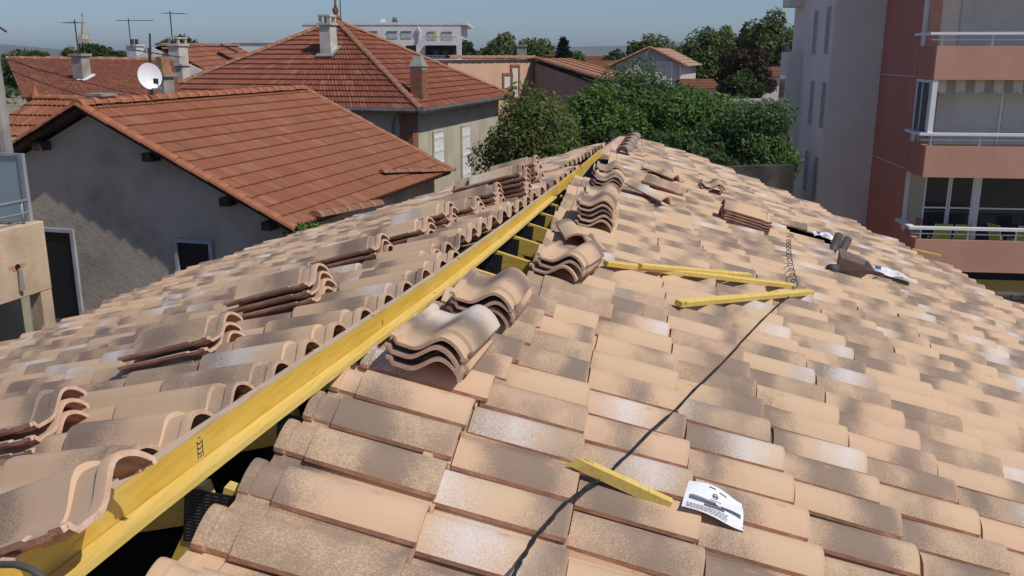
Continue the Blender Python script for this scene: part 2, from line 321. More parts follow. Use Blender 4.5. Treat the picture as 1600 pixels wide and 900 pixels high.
M['painted_dapple'] = simple('shade_painted_garden_wall', (.075, .068, .06), .95, .4, 1.4, (.03, .027, .024), .8, 9, stain_or_dapple=(.20, .18, .155))  # tree shade painted as dark base, dappled sun as paler patches
M['church'] = simple('pale_church_stone', (.40, .365, .31), .95, .15, .5)
M['brown_plastic'] = simple('brown_clay_hopper', (.27, .19, .16), .7, .15, 8)
M['grey_pipe'] = simple('dark_grey_pipe', (.085, .08, .072), .6, .2, 12)
M['yellow_fabric'] = simple('yellow_green_banner', (.55, .56, .05), .8, .1)
def glass_mat(name, col, rough, trans, alpha=1.0):
    m, n, b = newmat(name); b.inputs['Base Color'].default_value = (*col, 1); b.inputs['Roughness'].default_value = rough
    b.inputs['Transmission Weight'].default_value = trans; b.inputs['IOR'].default_value = 1.45; return m
M['glass_dark'] = glass_mat('dark_window_glass', (.03, .035, .04), .08, 0)
M['glass_frost'] = glass_mat('frosted_glass', (.34, .44, .48), .55, .25)
M['glass_green'] = glass_mat('greenish_reflecting_glass', (.10, .13, .11), .1, 0)
def stripes(name, a, b_, per, ax):
    m, n, b = newmat(name); tc = nd(n, 'ShaderNodeTexCoord').outputs['Object']; sp = nd(n, 'ShaderNodeSeparateXYZ'); n.links.new(tc, sp.inputs[0])
    f = mth(n, 'GREATER_THAN', mth(n, 'FRACT', mth(n, 'DIVIDE', sp.outputs[ax], per)), .5); n.links.new(mixc(n, f, a, b_), b.inputs['Base Color']); b.inputs['Roughness'].default_value = .9
    return m
M['awning'] = stripes('striped_awning_fabric', (.62, .57, .45), (.38, .31, .20), .52, 0)

# ------------------------------------------------------------------ ground, far hills
g = MB(); G = 9000
g.face((-G, -G, GZ), (G, -G, GZ), (G, G, GZ), (-G, G, GZ)); g.build('ground', M['earth'], kind='structure')
hm = simple('scrub_hillside', (.085, .095, .05), .95, .3, .004, (.15, .14, .10), 0)
h = MB(); NX = 90
prev = None
for i in range(NX + 1):
    ang = YAW * -1 + R_(-42 + 84 * i / NX); d0 = 3600; dirv = np.array([math.sin(ang), math.cos(ang), 0])
    k = i / NX
    hh = 16 + 14 * math.sin(k * 9 + 1.1) + 9 * math.sin(k * 23 + .4) + 5 * math.sin(k * 51)
    hh = max(hh, 6) * 1.3 + 10
    cur = [dirv * (d0 - 700) + ZZ * GZ, dirv * (d0 - 250) + ZZ * hh * .55, dirv * d0 + ZZ * hh, dirv * (d0 + 900) + ZZ * GZ]
    if prev:
        for j in range(3): h.face(prev[j], cur[j], cur[j + 1], prev[j + 1])
    prev = cur
h.build('hills', hm, smooth=True, kind='structure')

# ------------------------------------------------------------------ the clay tile (x right, y up the slope, z out; roll on the left, pan on the right)
def profile(nr, s=1.0):
    P = []; h = .073 * s; hw = .097 * s
    for k in range(nr + 1):                                      # free edge up to the crest: flat-topped arc
        t = 1 - k / nr; t = 1 - (1 - t) ** 1.5; P.append((-.058 - hw * t, .021 + (h - .021) * (1 - t ** 2.2)))
    P.insert(0, (P[0][0] + .001, P[0][1] - .014))
    for k in range(1, nr + 1):                                   # crest down into the pan: S curve
        t = k / nr; P.append((-.058 + .104 * t, h * (.5 + .5 * math.cos(math.pi * t)) - .004 * t))
    P += [(.100, -.006), (.110, .010), (.116, .012), (.132, .011)]
    return P
def tile_geo(nr, rows, full=True):
    V = []; F = []; Mi = []; UV = []; n = len(profile(nr))
    for (y, s_, dz) in rows:
        for (x, z) in profile(nr, s_): V.append((x, y, z + dz))
    uvof = lambda i: ((V[i][0] + .155) / .285, V[i][1] / TLEN)
    def add(f, m): F.append(f); Mi.append(m); UV.extend([uvof(i) if i < nt0 else uvof(i - nt0) for i in f])
    nt0 = len(V); nrw = len(rows)
    th = .013
    for (y, s_, dz) in rows:
        P = profile(nr, s_)
        for k, (x, z) in enumerate(P):
            a = P[max(k - 1, 0)]; b = P[min(k + 1, n - 1)]; tx, tz = b[0] - a[0], b[1] - a[1]; L = math.hypot(tx, tz) or 1
            V.append((x + tz / L * th, y, z - tx / L * th + dz))
    for r in range(nrw - 1):
        for k in range(n - 1):
            add((r * n + k, r * n + k + 1, (r + 1) * n + k + 1, (r + 1) * n + k), 1 if k == 0 else 0)
            if full: add((nt0 + r * n + k, nt0 + (r + 1) * n + k, nt0 + (r + 1) * n + k + 1, nt0 + r * n + k + 1), 1)
    for k in range(n - 1):
        add((k + 1, k, nt0 + k, nt0 + k + 1), 0 if not full else 1)
        if full: b = (nrw - 1) * n; add((b + k, b + k + 1, nt0 + b + k + 1, nt0 + b + k), 2)
    for r in range(nrw - 1):
        add((r * n, (r + 1) * n, nt0 + (r + 1) * n, nt0 + r * n), 1)
        if full: e = n - 1; add(((r + 1) * n + e, r * n + e, nt0 + r * n + e, nt0 + (r + 1) * n + e), 1)
    return V, F, Mi, UV
ROWS_HI = [(0, 1.0, 0), (.006, 1.025, 0), (.385, 1.0, 0), (.390, .87, -.005), (.446, .87, -.005), (.451, .95, 0), (.474, .96, 0), (TLEN, .94, -.001)]
V, F, Mi, UV = tile_geo(7, ROWS_HI)
me_tile = bpy.data.meshes.new('roof_tile'); me_tile.from_pydata(V, [], F)
for k in ('tile', 'clay', 'clay_pale'): me_tile.materials.append(M[k])
me_tile.polygons.foreach_set('material_index', Mi)
uvl = me_tile.uv_layers.new(name='UVMap'); uvl.data.foreach_set('uv', np.asarray(UV, np.float32).ravel())
me_tile.polygons.foreach_set('use_smooth', [m != 2 for m in Mi]); me_tile.update()
try: me_tile.set_sharp_from_angle(angle=R_(38))
except Exception: pass
LO = tile_geo(4, [(0, 1.0, 0), (.385, 1.0, 0), (.392, .92, -.002), (TLEN, .95, 0)], False)

def frame(x, y, z, o):
    m = Matrix.Identity(4)
    for i in range(3): m[i][0], m[i][1], m[i][2], m[i][3] = float(x[i]), float(y[i]), float(z[i]), float(o[i])
    return m
RX, RY, RZ = np.array([0, 1.0, 0]), -RFL, RN
LX, LY, LZ = -LS, -LFL, LN
def tile_at(sl, o, lift=.022, yaw=0.0, tilt=.055, roll=0.0):
    X, Y, Z = (RX, RY, RZ) if sl == 'R' else (LX, LY, LZ)
    x = X * math.cos(yaw) + Y * math.sin(yaw); y = -X * math.sin(yaw) + Y * math.cos(yaw)
    y2 = y * math.cos(tilt) - Z * math.sin(tilt); z2 = Z * math.cos(tilt) + y * math.sin(tilt)
    x3 = x * math.cos(roll) + z2 * math.sin(roll); z3 = z2 * math.cos(roll) - x * math.sin(roll)
    return frame(x3, y2, z3, np.asarray(o) + Z * lift)

def lerp(x, tab):
    if x <= tab[0][0]: return tab[0][1]
    for (a, b), (c, d) in zip(tab, tab[1:]):
        if x <= c: return b + (d - b) * (x - a) / (c - a)
    return tab[-1][1]
BOARD_R = [(-60, 1.5), (-37.6, .46), (-31.5, .21), (-20.3, -.22), (-7.35, -.73), (-5.1, -.89), (-1.7, -1.12), (1.8, -1.41), (4.8, -1.59), (8, -1.8)]
CMAX_R = [(-52, 5.0), (-47.3, 7.6), (-42.8, 9.7), (-38.3, 11.2), (-31.7, 12.5), (-28.3, 13.0), (-25, 13.4), (10, 13.6)]
CMAX_L = [(-6, 11.9), (15, 11.9), (18.6, 12.2), (27, 13.3), (30.7, 14.2), (36.5, 13.0), (37.6, 10.4), (40.5, 7.6), (45, 5.8), (45.6, 4.2)]
laid = []                                                        # (matrix, distance score)
for r in range(8, -53, -1):
    k0 = 0 if r >= -6 else (1 if r >= -25 else (2 if r >= -43 else 3))
    cmax = lerp(r, CMAX_R)
    for k in range(k0, 15):
        if k > cmax: break
        if r in (-31, -30, -29) and k in (7, 8): continue                       # the open slot where the vent will go
        sh = 0.0
        if k == k0: sh = max(.17 if k0 == 1 else 0.0, lerp(r, BOARD_R) + .02 - (k - 1.235))
        o = RP0 + RFL * ((k + sh) * TL) + np.array([0, -r * TW + .150, 0]) + RX * rnd.gauss(0, .0035) + RFL * rnd.gauss(0, .0060)
        laid.append(tile_at('R', o, .022 + (.004 if sh > .05 else 0) + rnd.uniform(0, .003), rnd.gauss(0, .010), .055 + rnd.gauss(0, .005), rnd.gauss(0, .012)))
for i in range(-6, 46):
    k0 = 0 if i < 12 else (1 if i < 31 else 2)
    cmax = lerp(i, CMAX_L)
    for k in range(k0, 15):
        if k + 1.24 > cmax + .5: break
        up = -.42 if (k == k0 and k0 > 0) else 0.0
        o = LPB + LS * (i * TW) + LFL * ((k + up) * TL + TLEN) - LX * (-.060) + LX * rnd.gauss(0, .0035) + LFL * rnd.gauss(0, .0060)
        laid.append(tile_at('L', o, .022 + (.006 if up else 0) + rnd.uniform(0, .003), rnd.gauss(0, .010), .055 + rnd.gauss(0, .005), rnd.gauss(0, .012)))
def score(m):
    p = np.array(m @ Vector((0, .2, .04))); x, y, z = px(p)
    return (0 if z > .3 and -60 < x < 1660 and -60 < y < 960 else 1, np.linalg.norm(p))
laid.sort(key=score)
house = empty('house_under_construction', label='house with an unfinished beige clay tile roof and open yellow timber ridge', category='house')
for m in laid[:300]:
    o = bpy.data.objects.new('roof_tile', me_tile); C.objects.link(o); o.matrix_world = m; o.parent = house
Vt = np.array(LO[0]); nV = len(Vt); VV = []; FF = []; tids = []; uvs = []; nf = len(LO[1])
for j, m in enumerate(laid[300:]):
    A = np.array(m); VV.append(Vt @ A[:3, :3].T + A[:3, 3]); FF += [tuple(i + j * nV for i in f) for f in LO[1]]
    tids += [rnd.random()] * nf; uvs += LO[3]
mf = bpy.data.meshes.new('roof_tile_field'); mf.from_pydata(np.concatenate(VV).tolist(), [], FF)
for k in ('tile_field', 'clay'): mf.materials.append(M[k])
mf.polygons.foreach_set('material_index', LO[2] * len(laid[300:])); mf.polygons.foreach_set('use_smooth', [True] * len(mf.polygons))
at_ = mf.attributes.new('tid', 'FLOAT', 'FACE'); at_.data.foreach_set('value', tids)
ul = mf.uv_layers.new(name='UVMap'); ul.data.foreach_set('uv', np.asarray(uvs, np.float32).ravel()); mf.update()
try: mf.set_sharp_from_angle(angle=R_(40))
except Exception: pass
o = bpy.data.objects.new('roof_tile_field', mf); C.objects.link(o); o.parent = house; o['kind'] = 'stuff'

# --- sheet added to darken the roof gaps, walls, attic
def rpt(c, r, h=0.0): return RP0 + RFL * c * TL + np.array([0, -r * TW, 0]) + RN * h
def lpt(c, i, h=0.0): return LPB + LS * i * TW + LFL * c * TL + LN * h
u = MB()
top = [rpt(max(lerp(r, BOARD_R) + .55, -1.0) if r > -40 else lerp(r, BOARD_R), r, -.045) for r in range(8, -53, -4)]
bot = [rpt(lerp(r, CMAX_R) - .25, r, -.045) for r in range(8, -53, -4)]
for a in range(len(top) - 1): u.raw([top[a], bot[a], bot[a + 1], top[a + 1]] + [p - RN * .02 for p in (top[a], bot[a], bot[a + 1], top[a + 1])], [(0, 1, 2, 3), (7, 6, 5, 4), (0, 4, 5, 1), (2, 6, 7, 3)])
tl = [lpt(.35 + (.035 * max(i - 10, 0)), i, -.045) for i in range(-6, 47, 4)]; bl = [lpt(lerp(i, CMAX_L) - .3, i, -.045) for i in range(-6, 47, 4)]
for a in range(len(tl) - 1): u.raw([tl[a], bl[a], bl[a + 1], tl[a + 1]] + [p - LN * .02 for p in (tl[a], bl[a], bl[a + 1], tl[a + 1])], [(3, 2, 1, 0), (4, 5, 6, 7), (0, 1, 5, 4), (3, 7, 6, 2)])
u.build('gap_dark_sheet', M['gap_dark'], house)
w = MB()
ring = [rpt(12.6, 8), rpt(12.2, -29), rpt(10.0, -40.5), rpt(6.0, -50), rpt(1.4, -51.3), lpt(4.0, 44.6), lpt(5.6, 43.5), lpt(9.5, 37), lpt(12.3, 36), lpt(12.6, 30), lpt(11.2, 15), lpt(11.2, -6)]
for a in range(len(ring) - 1):
    p, q = ring[a] - ZZ * .14, ring[a + 1] - ZZ * .14
    w.face([p[0], p[1], GZ], [q[0], q[1], GZ], q, p)
w.build('outer_wall', M['render_cream'], house)
a = MB(); a.face(*[(p[0], p[1], -3.0) for p in ring]); a.build('attic_floor', M['attic'], house)

# --- ridge board and its batten
TOPZ = [(0.3, .175), (1.7, .165), (2.5, .148), (3.2, .125), (4.3, .098), (6.0, .082), (9.4, .075), (11.4, .095), (13.2, .10)]
HSC = [(1.0, .90), (2.0, .84), (4.4, .73), (8.0, .60), (13, .55)]
def rb(Y, dx, dz): p = ridge(Y); return p + np.array([dx, 0, dz * lerp(Y, HSC) + lerp(Y, TOPZ)])
Ys = [.45, 1.2, 1.7, 2.3, 3.0, 3.7, 4.4, 5.2, 6.0, 7.0, 8.0]
def strip(Ys, x0, x1, z0, z1, name, mat):
    b = MB(); V = []
    for Y in Ys: V += [rb(Y, x0, z0), rb(Y, x1, z0), rb(Y, x1, z1), rb(Y, x0, z1)]
    F = []
    for i in range(len(Ys) - 1):
        for k in range(4): F.append((i * 4 + k, (i + 1) * 4 + k, (i + 1) * 4 + (k + 1) % 4, i * 4 + (k + 1) % 4))
    n = len(V) - 4; F += [(3, 2, 1, 0), (n, n + 1, n + 2, n + 3)]
    b.raw(V, [f[::-1] for f in F]); o = b.build(name, mat, house)
    return o
ridge_b = strip(Ys, -.010, .012, -.120, 0, 'ridge_board', M['wood'])
strip([8.02, 9, 10, 11, 12.0], -.010, .012, -.150, 0, 'ridge_board', M['wood'])
b = strip([.5, 1.2, 1.7, 2.3, 3.0, 3.7, 4.4, 5.2, 6.0, 7.0, 7.7], .0145, .060, -.108, -.086, 'ridge_batten', M['wood2'])
# weathered sawn top of the board
strip(Ys, -.0115, .0125, .001, .004, 'sawn_edge', M['wood_grey'])
# mortar bedding along the finished far end of the ridge
mo = MB(); V = []
for Y in (12.02, 12.6, 13.2, 13.9, 14.6, 15.3, 15.7):
    p = ridge(Y); j_ = rnd.uniform(-.01, .01); V += [p + np.array([-.17, 0, -.03]), p + np.array([.20, 0, -.04]), p + np.array([.07 + j_, 0, .030]), p + np.array([-.06 + j_, 0, .034])]
mo.raw(V, [(4 * i + k, 4 * i + (k + 1) % 4, 4 * i + 4 + (k + 1) % 4, 4 * i + 4 + k) for i in range(6) for k in range(4)] + [(0, 3, 2, 1), (24, 25, 26, 27)]); mo.build('ridge_mortar', M['clay_pale'], house)
# ink stamp on the board: two posts and two bowed marks
st = MB(); Y0 = 1.985
def sp(y, z): return rb(Y0 + y, .0130, -.044 + z)
for yy in (-.012, .012):
    st.tube([sp(yy, -.034), sp(yy, .02)], .0009, 4)
for zc in (0.0, .016, -.016): st.tube([sp(-.010 + .020 * k / 6, zc - .006 * math.sin(math.pi * k / 6)) for k in range(7)], .0014, 4)
for zc in (.03, -.03): st.tube([sp(-.006, zc), sp(.006, zc)], .001, 4)
st.build('ink_stamp', M['ink_dark'], ridge_b)

# --- trusses seen in the open ridge gap
def plate_mesh():
    p = MB(); p.cbox((0, 0, 0), .15, .004, .155); p.m = 1
    for ix in range(6):
        for iz in range(15): p.cbox((-.062 + .0245 * ix, -.0026, -.068 + .0097 * iz), .011, .0022, .0022)
    return p
pm = plate_mesh().build('nail_plate', [M['plate'], M['plate_tooth']]); pmesh = pm.data; bpy.data.objects.remove(pm)
for ti, Y in enumerate([1.5, 2.07, 2.62, 3.2, 3.77, 4.3, 4.85, 5.4, 5.95, 6.5, 7.05, 7.58, 8.13, 8.7]):
    t = empty('roof_truss'); t.parent = house
    q = ridge(Y) + np.array([.0, 0, -.010])
    for nm, d, L in (('rafter', RFL, 4.4), ('rafter', LFL, 4.2)):
        dd = d.copy(); b = MB(); nn = RN if d is RFL else LN
        b.box(q + dd * .03 - nn * .10 - np.array([0, .02, 0]), dd * L, np.array([0, .04, 0]), nn * .10); b.build(nm, M['woodx'], t)
    b = MB(); b.bar(q + np.array([.02, 0, -.10]), q + np.array([.62, 0, -1.25]), .09, .038, up=(0, 1, 0)); b.build('web', M['woodx'], t)
    b = MB(); b.bar(q + np.array([-.02, 0, -.10]), q + np.array([-.62, 0, -1.25]), .09, .038, up=(0, 1, 0)); b.build('web', M['woodx'], t)
    po = bpy.data.objects.new('nail_plate', pmesh); C.objects.link(po); po.parent = t
    po.location = tuple(q + np.array([-.012, -.0235, -.100])); po.rotation_euler = (0, .12, 0)
# long brace under the ridge, with pencil letters
ba, bb = ridge(.9) + np.array([.20, 0, -.62]), ridge(3.4) + np.array([.02, 0, -.14])
b = MB(); b.bar(ba, bb, .035, .085); brace = b.build('ridge_brace', M['wood'], house)
def text_mesh(txt, size, name, mat, mtx, parent=None):
    cu = bpy.data.curves.new(name, 'FONT'); cu.body = txt; cu.size = size; cu.align_x = 'CENTER'; cu.align_y = 'CENTER'; cu.extrude = .0004; cu.offset = -size * .018
    to = bpy.data.objects.new(name, cu); C.objects.link(to); dg = bpy.context.evaluated_depsgraph_get(); dg.update()
    me = bpy.data.meshes.new_from_object(to.evaluated_get(dg)); bpy.data.objects.remove(to); me.materials.clear(); me.materials.append(mat)
    o = bpy.data.objects.new(name, me); C.objects.link(o); o.matrix_world = mtx; o.parent = parent; return o
bd = (bb - ba) / np.linalg.norm(bb - ba); bx = np.cross(bd, ZZ); bx /= np.linalg.norm(bx); bz = np.cross(bx, bd)
text_mesh('ML', .075, 'pencil_letters', M['pencil'], frame(bd, bz, bx, ba + bd * 1.0 + bx * .0185), brace)

# ------------------------------------------------------------------ loose tiles in stacks
ORD = {1: ['single'], 2: ['lower', 'upper'], 3: ['lowest', 'middle', 'topmost']}
def ordn(n, k):
    if n in ORD: return ORD[n][k]
    return 'lowest' if k == 0 else ('topmost' if k == n - 1 else ['', 'second from bottom', 'third from bottom', 'fourth from bottom', 'fifth from bottom'][k])
def loose(m, label, group):
    o = bpy.data.objects.new('clay_tile', me_tile); C.objects.link(o); o.matrix_world = m
    return tag(o, label, 'clay tile', group)
def stack(sl, base, n, yaw, desc, lift0, step=.037, tilt=.0):
    X, Y, Z = (RX, RY, RZ) if sl == 'R' else (LX, LY, LZ)
    for k in range(n):
        jit = X * rnd.gauss(0, .006) + Y * rnd.gauss(0, .009)
        loose(tile_at(sl, base + jit, lift0 + step * k, yaw + rnd.gauss(0, .018), tilt),
              f'{ordn(n, k)} clay tile of {desc}' if n > 1 else desc, 'loose clay tiles stacked on the roof')
# left slope: crest of the topmost tile's upper end as surveyed
LSTK = [((98, 610), 3, 'the three-tile stack cut by the left picture edge'),
        ((354, 491), 3, 'the second nearest stack left of the yellow ridge board'),
        ((498, 414), 4, 'the four-tile stack third nearest left of the board'),
        ((600, 365), 3, 'the fourth nearest stack left of the ridge board'),
        ((669, 340), 3, 'the fifth nearest stack left of the ridge board'),
        ((703, 316), 4, 'the sixth nearest stack left of the ridge board'),
        ((748, 307), 3, 'the whitish-topped seventh stack left of the ridge board'),
        ((777, 286), 4, 'the eighth stack left of the ridge board'),
        ((790, 263), 6, 'the tall left stack by the cream house corner'),
        ((817, 256), 6, 'the second tall stack before the olive tree'),
        ((838, 243), 6, 'the farthest tall stack before the olive tree')]
for (xy, n, d) in LSTK:
    hgt = CR + .050 + .042 * (n - 1)
    p = on_left(*xy, hgt) - LN * hgt
    stack('L', p - LX * (-.060) - LY * TLEN, n, rnd.gauss(0, .015), d, .050, .042)
p = on_left(852, 250, .13) - LN * .13
stack('L', p - LX * (-.06) - LY * TLEN, 1, .1, 'single clay tile lying beyond the farthest tall left stack', .05)
p = on_left(186, 717, CR + .165) - LN * (CR + .165)
loose(tile_at('L', p - LX * (-.06) - LY * TLEN, .100, .03, -.137), 'clay tile resting on the near end of the yellow ridge board', 'loose clay tiles stacked on the roof')
# right slope: stacks turned across the slope, upper ends towards the camera
def rstack(xy0, xy1, n, desc, yaw_extra=0.0, lift0=.098):
    a, b_ = on_right(*xy0, lift0) - RN * lift0, on_right(*xy1, lift0) - RN * lift0   # pan edge and roll edge of the lowest tile's near end
    mid = (a + b_) / 2; yaw = math.pi / 2 + yaw_extra                                        # tile x axis points up the slope, roll on the low side
    x = RX * math.cos(yaw) + RY * math.sin(yaw); y = -RX * math.sin(yaw) + RY * math.cos(yaw)
    stack('R', mid - y * TLEN + x * .011, n, yaw, desc, lift0)
rstack((596, 556), (712, 598), 3, 'the three-tile stack nearest the camera right of the ridge board', -.10)
rstack((700, 482), (795, 517), 3, 'the second nearest stack right of the ridge board', -.05)
rstack((827, 417), (905, 441), 3, 'the third nearest right stack, beside the long battens', -.2)
rstack((897, 345), (952, 362), 5, 'the five-tile stack right of the ridge board')
rstack((905, 312), (962, 330), 3, 'the stack just behind the five-tile stack')
rstack((927, 292), (969, 297), 3, 'the second farthest stack right of the ridge board')
rstack((925, 273), (966, 281), 3, 'the farthest stack right of the ridge board')
# a single tile the other way round, pan to the right
a, b_ = on_right(889, 375, .1) - RN * .1, on_right(946, 396, .1) - RN * .1
yaw = -math.pi / 2 + .22; y = -RX * math.sin(yaw) + RY * math.cos(yaw)
loose(tile_at('R', (a + b_) / 2, .10, yaw, .03), 'single clay tile lying crosswise behind the third right stack, roll on the left', 'loose clay tiles stacked on the roof')
def along(xy_top, xy_low, label, lift=.10, flip=False, tilt=0.0, roll=0.0):
    a, b_ = on_right(*xy_top, lift + .06) - RN * (lift + .06), on_right(*xy_low, lift + .06) - RN * (lift + .06)
    d = (a - b_) if not flip else (b_ - a); yaw = math.atan2(-(d @ RX), d @ RY); y = -RX * math.sin(yaw) + RY * math.cos(yaw)
    o = (a + b_) / 2 - y * TLEN / 2
    return loose(tile_at('R', o, lift, yaw, tilt, roll), label, 'loose clay tiles stacked on the roof')
along((1013, 256), (1064, 276), 'upper of the two parallel loose tiles high on the right slope', .10)
along((1013, 275), (1068, 294), 'lower of the two parallel loose tiles, its collar on the right', .10, True)
along((993, 286), (1047, 309), 'lone clay tile lying askew below the two parallel tiles', .11, False, -.05)
rstack((1096, 293), (1131, 303), 2, 'the small two-tile heap far up the right slope')
# a stack turned round, pans towards the camera
c = on_right(1164, 346, .12) - RN * .12
stack('R', c - RY * (-TLEN / 2) - RX * .02, 5, math.pi + .08, 'the five-tile stack with striped side in mid right slope', .085, .027)
# nested ridge caps at the far end of the ridge
for k in range(5):
    c = on_right(972 + 3.4 * k, 238 - 4.0 * k, .10)
    dv = np.array([.25, 1.0, .0]); dv /= np.linalg.norm(dv); sx = np.cross(dv, ZZ); sx /= np.linalg.norm(sx)
    V = []; n = 9
    for (y, rr) in ((0, .092), (.36, .078)):
        for th in (0, .014):
            for j in range(n): a_ = math.pi * j / (n - 1); V.append(c + dv * y + sx * (math.cos(a_) * (rr - th)) + ZZ * (math.sin(a_) * (rr - th)) + ZZ * (.012 * k))
    F = [(j + 1, j, 2 * n + j, 2 * n + j + 1) for j in range(n - 1)] + [(n + j, n + j + 1, 3 * n + j + 1, 3 * n + j) for j in range(n - 1)] + [(j, j + 1, n + j + 1, n + j) for j in range(n - 1)] + [(2 * n + j + 1, 2 * n + j, 3 * n + j, 3 * n + j + 1) for j in range(n - 1)]
    b = MB(); b.raw(V, F)
    b.build('half_round_tile', M['cap'], None, True, label=f'{["nearest","second","middle","fourth","farthest"][k]} of the five half-round ridge caps at the roof apex', category='clay tile', group='ridge caps at the apex')

# ------------------------------------------------------------------ battens, plank, paper, cable on the right slope
def stick(p, q, w, h, name, mat, label, cat, lift=.0):
    b = MB(); b.bar(p, q, w, h, up=RN); return bevel(b.build(name, mat, None, label=label, category=cat, group='loose yellow battens'), .003, 1)
stick(on_right(946, 411, .105), on_right(1239, 447, .105), .045, .032, 'loose_batten', M['wood2'], 'long yellow batten running from the third stack to the coiled cable', 'batten')
stick(on_right(1000, 415, .125), on_right(1171, 430, .125), .04, .028, 'loose_batten', M['wood2'], 'shorter yellow batten lying behind the long one', 'batten')
stick(on_right(1060, 474, .105), on_right(1268, 456, .105), .05, .034, 'loose_batten', M['wood2'], 'separate yellow batten nearest the camera, black pencil mark on it', 'batten')
stick(on_right(1425, 390, .06), on_right(1470, 400, .10), .05, .03, 'loose_batten', M['wood2'], 'short yellow batten end sticking out past the right eave', 'batten')
# broken plank with a splintered end
pa, pb = on_right(889, 716, .125), on_right(1047, 789, .085)
d = pb - pa; L = np.linalg.norm(d); d /= L; x = np.cross(d, RN); x /= np.linalg.norm(x); z = np.cross(x, d)
b = MB(); w2, hh = .016, .034
prof = [(-w2, 0), (w2, 0)]
spl = [(0.0, .2), (.05, .75), (.02, .5), (.075, 1.0), (.04, .8)]
V = []; n = 6
for k in range(n):
    fx = -w2 + 2 * w2 * k / (n - 1); s_ = [.055, .02, .06, .01, .0, .03][k]
    V += [pa + d * s_ + x * fx - z * hh / 2, pa + d * (s_ + .025) + x * fx + z * hh / 2, pb + x * fx - z * hh / 2, pb + x * fx + z * hh / 2]
F = []
for k in range(n - 1):
    i, j = 4 * k, 4 * (k + 1)
    F += [(i + 1, j + 1, j + 3, i + 3), (j, i, i + 2, j + 2), (i, j, j + 1, i + 1), (i + 3, j + 3, j + 2, i + 2)]
e = 4 * (n - 1); F += [(0, 1, 3, 2), (e + 1, e, e + 2, e + 3)]
b.raw(V, F); pl = b.build('broken_batten', M['wood2'], None, label='short broken yellow batten with splintered end beside the paper', category='batten', group='loose yellow battens')
b = MB(); b.tube([pa + d * .07 - x * .012 - z * .012, pa - d * .02 - x * .014 - z * .0], [.006, .001], 5); b.tube([pa + d * .07 + z * .004, pa - d * .012 + z * .012], [.005, .001], 5); b.tube([pa + d * .09 - x * .02 - z * .016, pa - d * .045 - x * .022 - z * .012], [.006, .001], 5)
b.build('splinter', M['wood_grey'], pl)
# printed paper, curled over the rolls
pc = [on_right(1073, 760, .10), on_right(1158, 790, .10), on_right(1160, 838, .065), on_right(1061, 800, .085)]
NX_, NY_ = 14, 10
def paper_pt(u_, v_, up=0.0):
    p = (pc[0] * (1 - u_) + pc[1] * u_) * (1 - v_) + (pc[3] * (1 - u_) + pc[2] * u_) * v_
    curl = .012 * math.sin(u_ * 3.4 + .4) * (1 - v_ * .6) + .016 * (v_ - .45) ** 2 * (1.2 + u_) + .008 * math.sin(v_ * 7 + u_ * 5) * u_
    return p + RN * (curl + up + .014)
b = MB(); b.raw([paper_pt(i / NX_, j / NY_) for j in range(NY_ + 1) for i in range(NX_ + 1)], [(j * (NX_ + 1) + i, (j + 1) * (NX_ + 1) + i, (j + 1) * (NX_ + 1) + i + 1, j * (NX_ + 1) + i + 1) for j in range(NY_) for i in range(NX_)])
pap = b.build('printed_sheet', M['paper'], None, True, label='white printed sheet of paper curled on the tiles beside the broken batten', category='paper')
def ink(u0, u1, v0, v1, b):
    n = 8; V = [paper_pt(u0 + (u1 - u0) * k / n, vv, .0012) for vv in (v0, v1) for k in range(n + 1)]
    b.raw(V, [(k, n + 1 + k, n + 2 + k, k + 1) for k in range(n)])
b = MB()
ink(.10, .52, .43, .445, b)
for k in range(5): ink(.07, .52 + .02 * k, .46 + .03 * k, .478 + .03 * k, b)
ink(.33, .66, .62, .71, b)
for k in range(4): ink(.60, .95, .52 + .03 * k, .538 + .03 * k, b)
ink(.36, .48, .06, .085, b); ink(.56, .70, .08, .105, b); ink(.42, .62, .37, .39, b)
for k in range(14):
    a0, a1 = 2 * math.pi * k / 14, 2 * math.pi * (k + 1) / 14
    b.face(*[paper_pt(.50 + rr * .055 * math.cos(a_), .25 + rr * .075 * math.sin(a_), .0012) for rr, a_ in ((1, a0), (1, a1), (.72, a1), (.72, a0))])
ink(.455, .545, .225, .275, b)
rn2 = random.Random(3)
for k in range(6):
    u_ = .06
    while u_ < .7:
        l = rn2.uniform(.02, .06); ink(u_, u_ + l, .755 + .036 * k, .767 + .036 * k, b); u_ += l + .014
b.build('printed_text', M['ink'], pap)
# black twisted cable lying over the rolls
cpts = [(1229, 466), (1190, 500), (1150, 545), (1090, 605), (1050, 645), (1000, 690), (962, 730), (935, 752), (900, 772), (868, 803), (838, 838), (818, 868), (800, 905), (788, 940)]
P3 = [on_right(x, y, .094) for x, y in cpts]
fine = []
for i in range(len(P3) - 1):
    for k in range(5): fine.append(P3[i] + (P3[i + 1] - P3[i]) * k / 5)
fine.append(P3[-1])
def strand(ph):
    return [p + RN * .0034 * math.sin(i * 1.15 + ph) + np.array([1, .4, 0]) * .0034 * math.cos(i * 1.15 + ph) + RN * (.006 * math.sin(i * .9)) for i, p in enumerate(fine)]
b = MB(); b.tube(strand(0), .0040, 7); b.tube(strand(math.pi), .0040, 7)
b.build('power_cable', M['black'], None, True, label='black twisted cable trailing down the right slope towards the camera', category='cable')
c0, c1 = on_right(1232, 372, .10), on_right(1244, 449, .12)
NT = 11; cp = []
ax = (c1 - c0); ux = np.cross(ax, RN); ux /= np.linalg.norm(ux)
for i in range(NT * 16 + 1):
    t_ = i / (NT * 16); a_ = t_ * NT * 2 * math.pi; cp.append(c0 + ax * t_ + ux * (.021 * math.cos(a_) + .02 * math.sin(t_ * 3)) + RN * (.021 * math.sin(a_)))
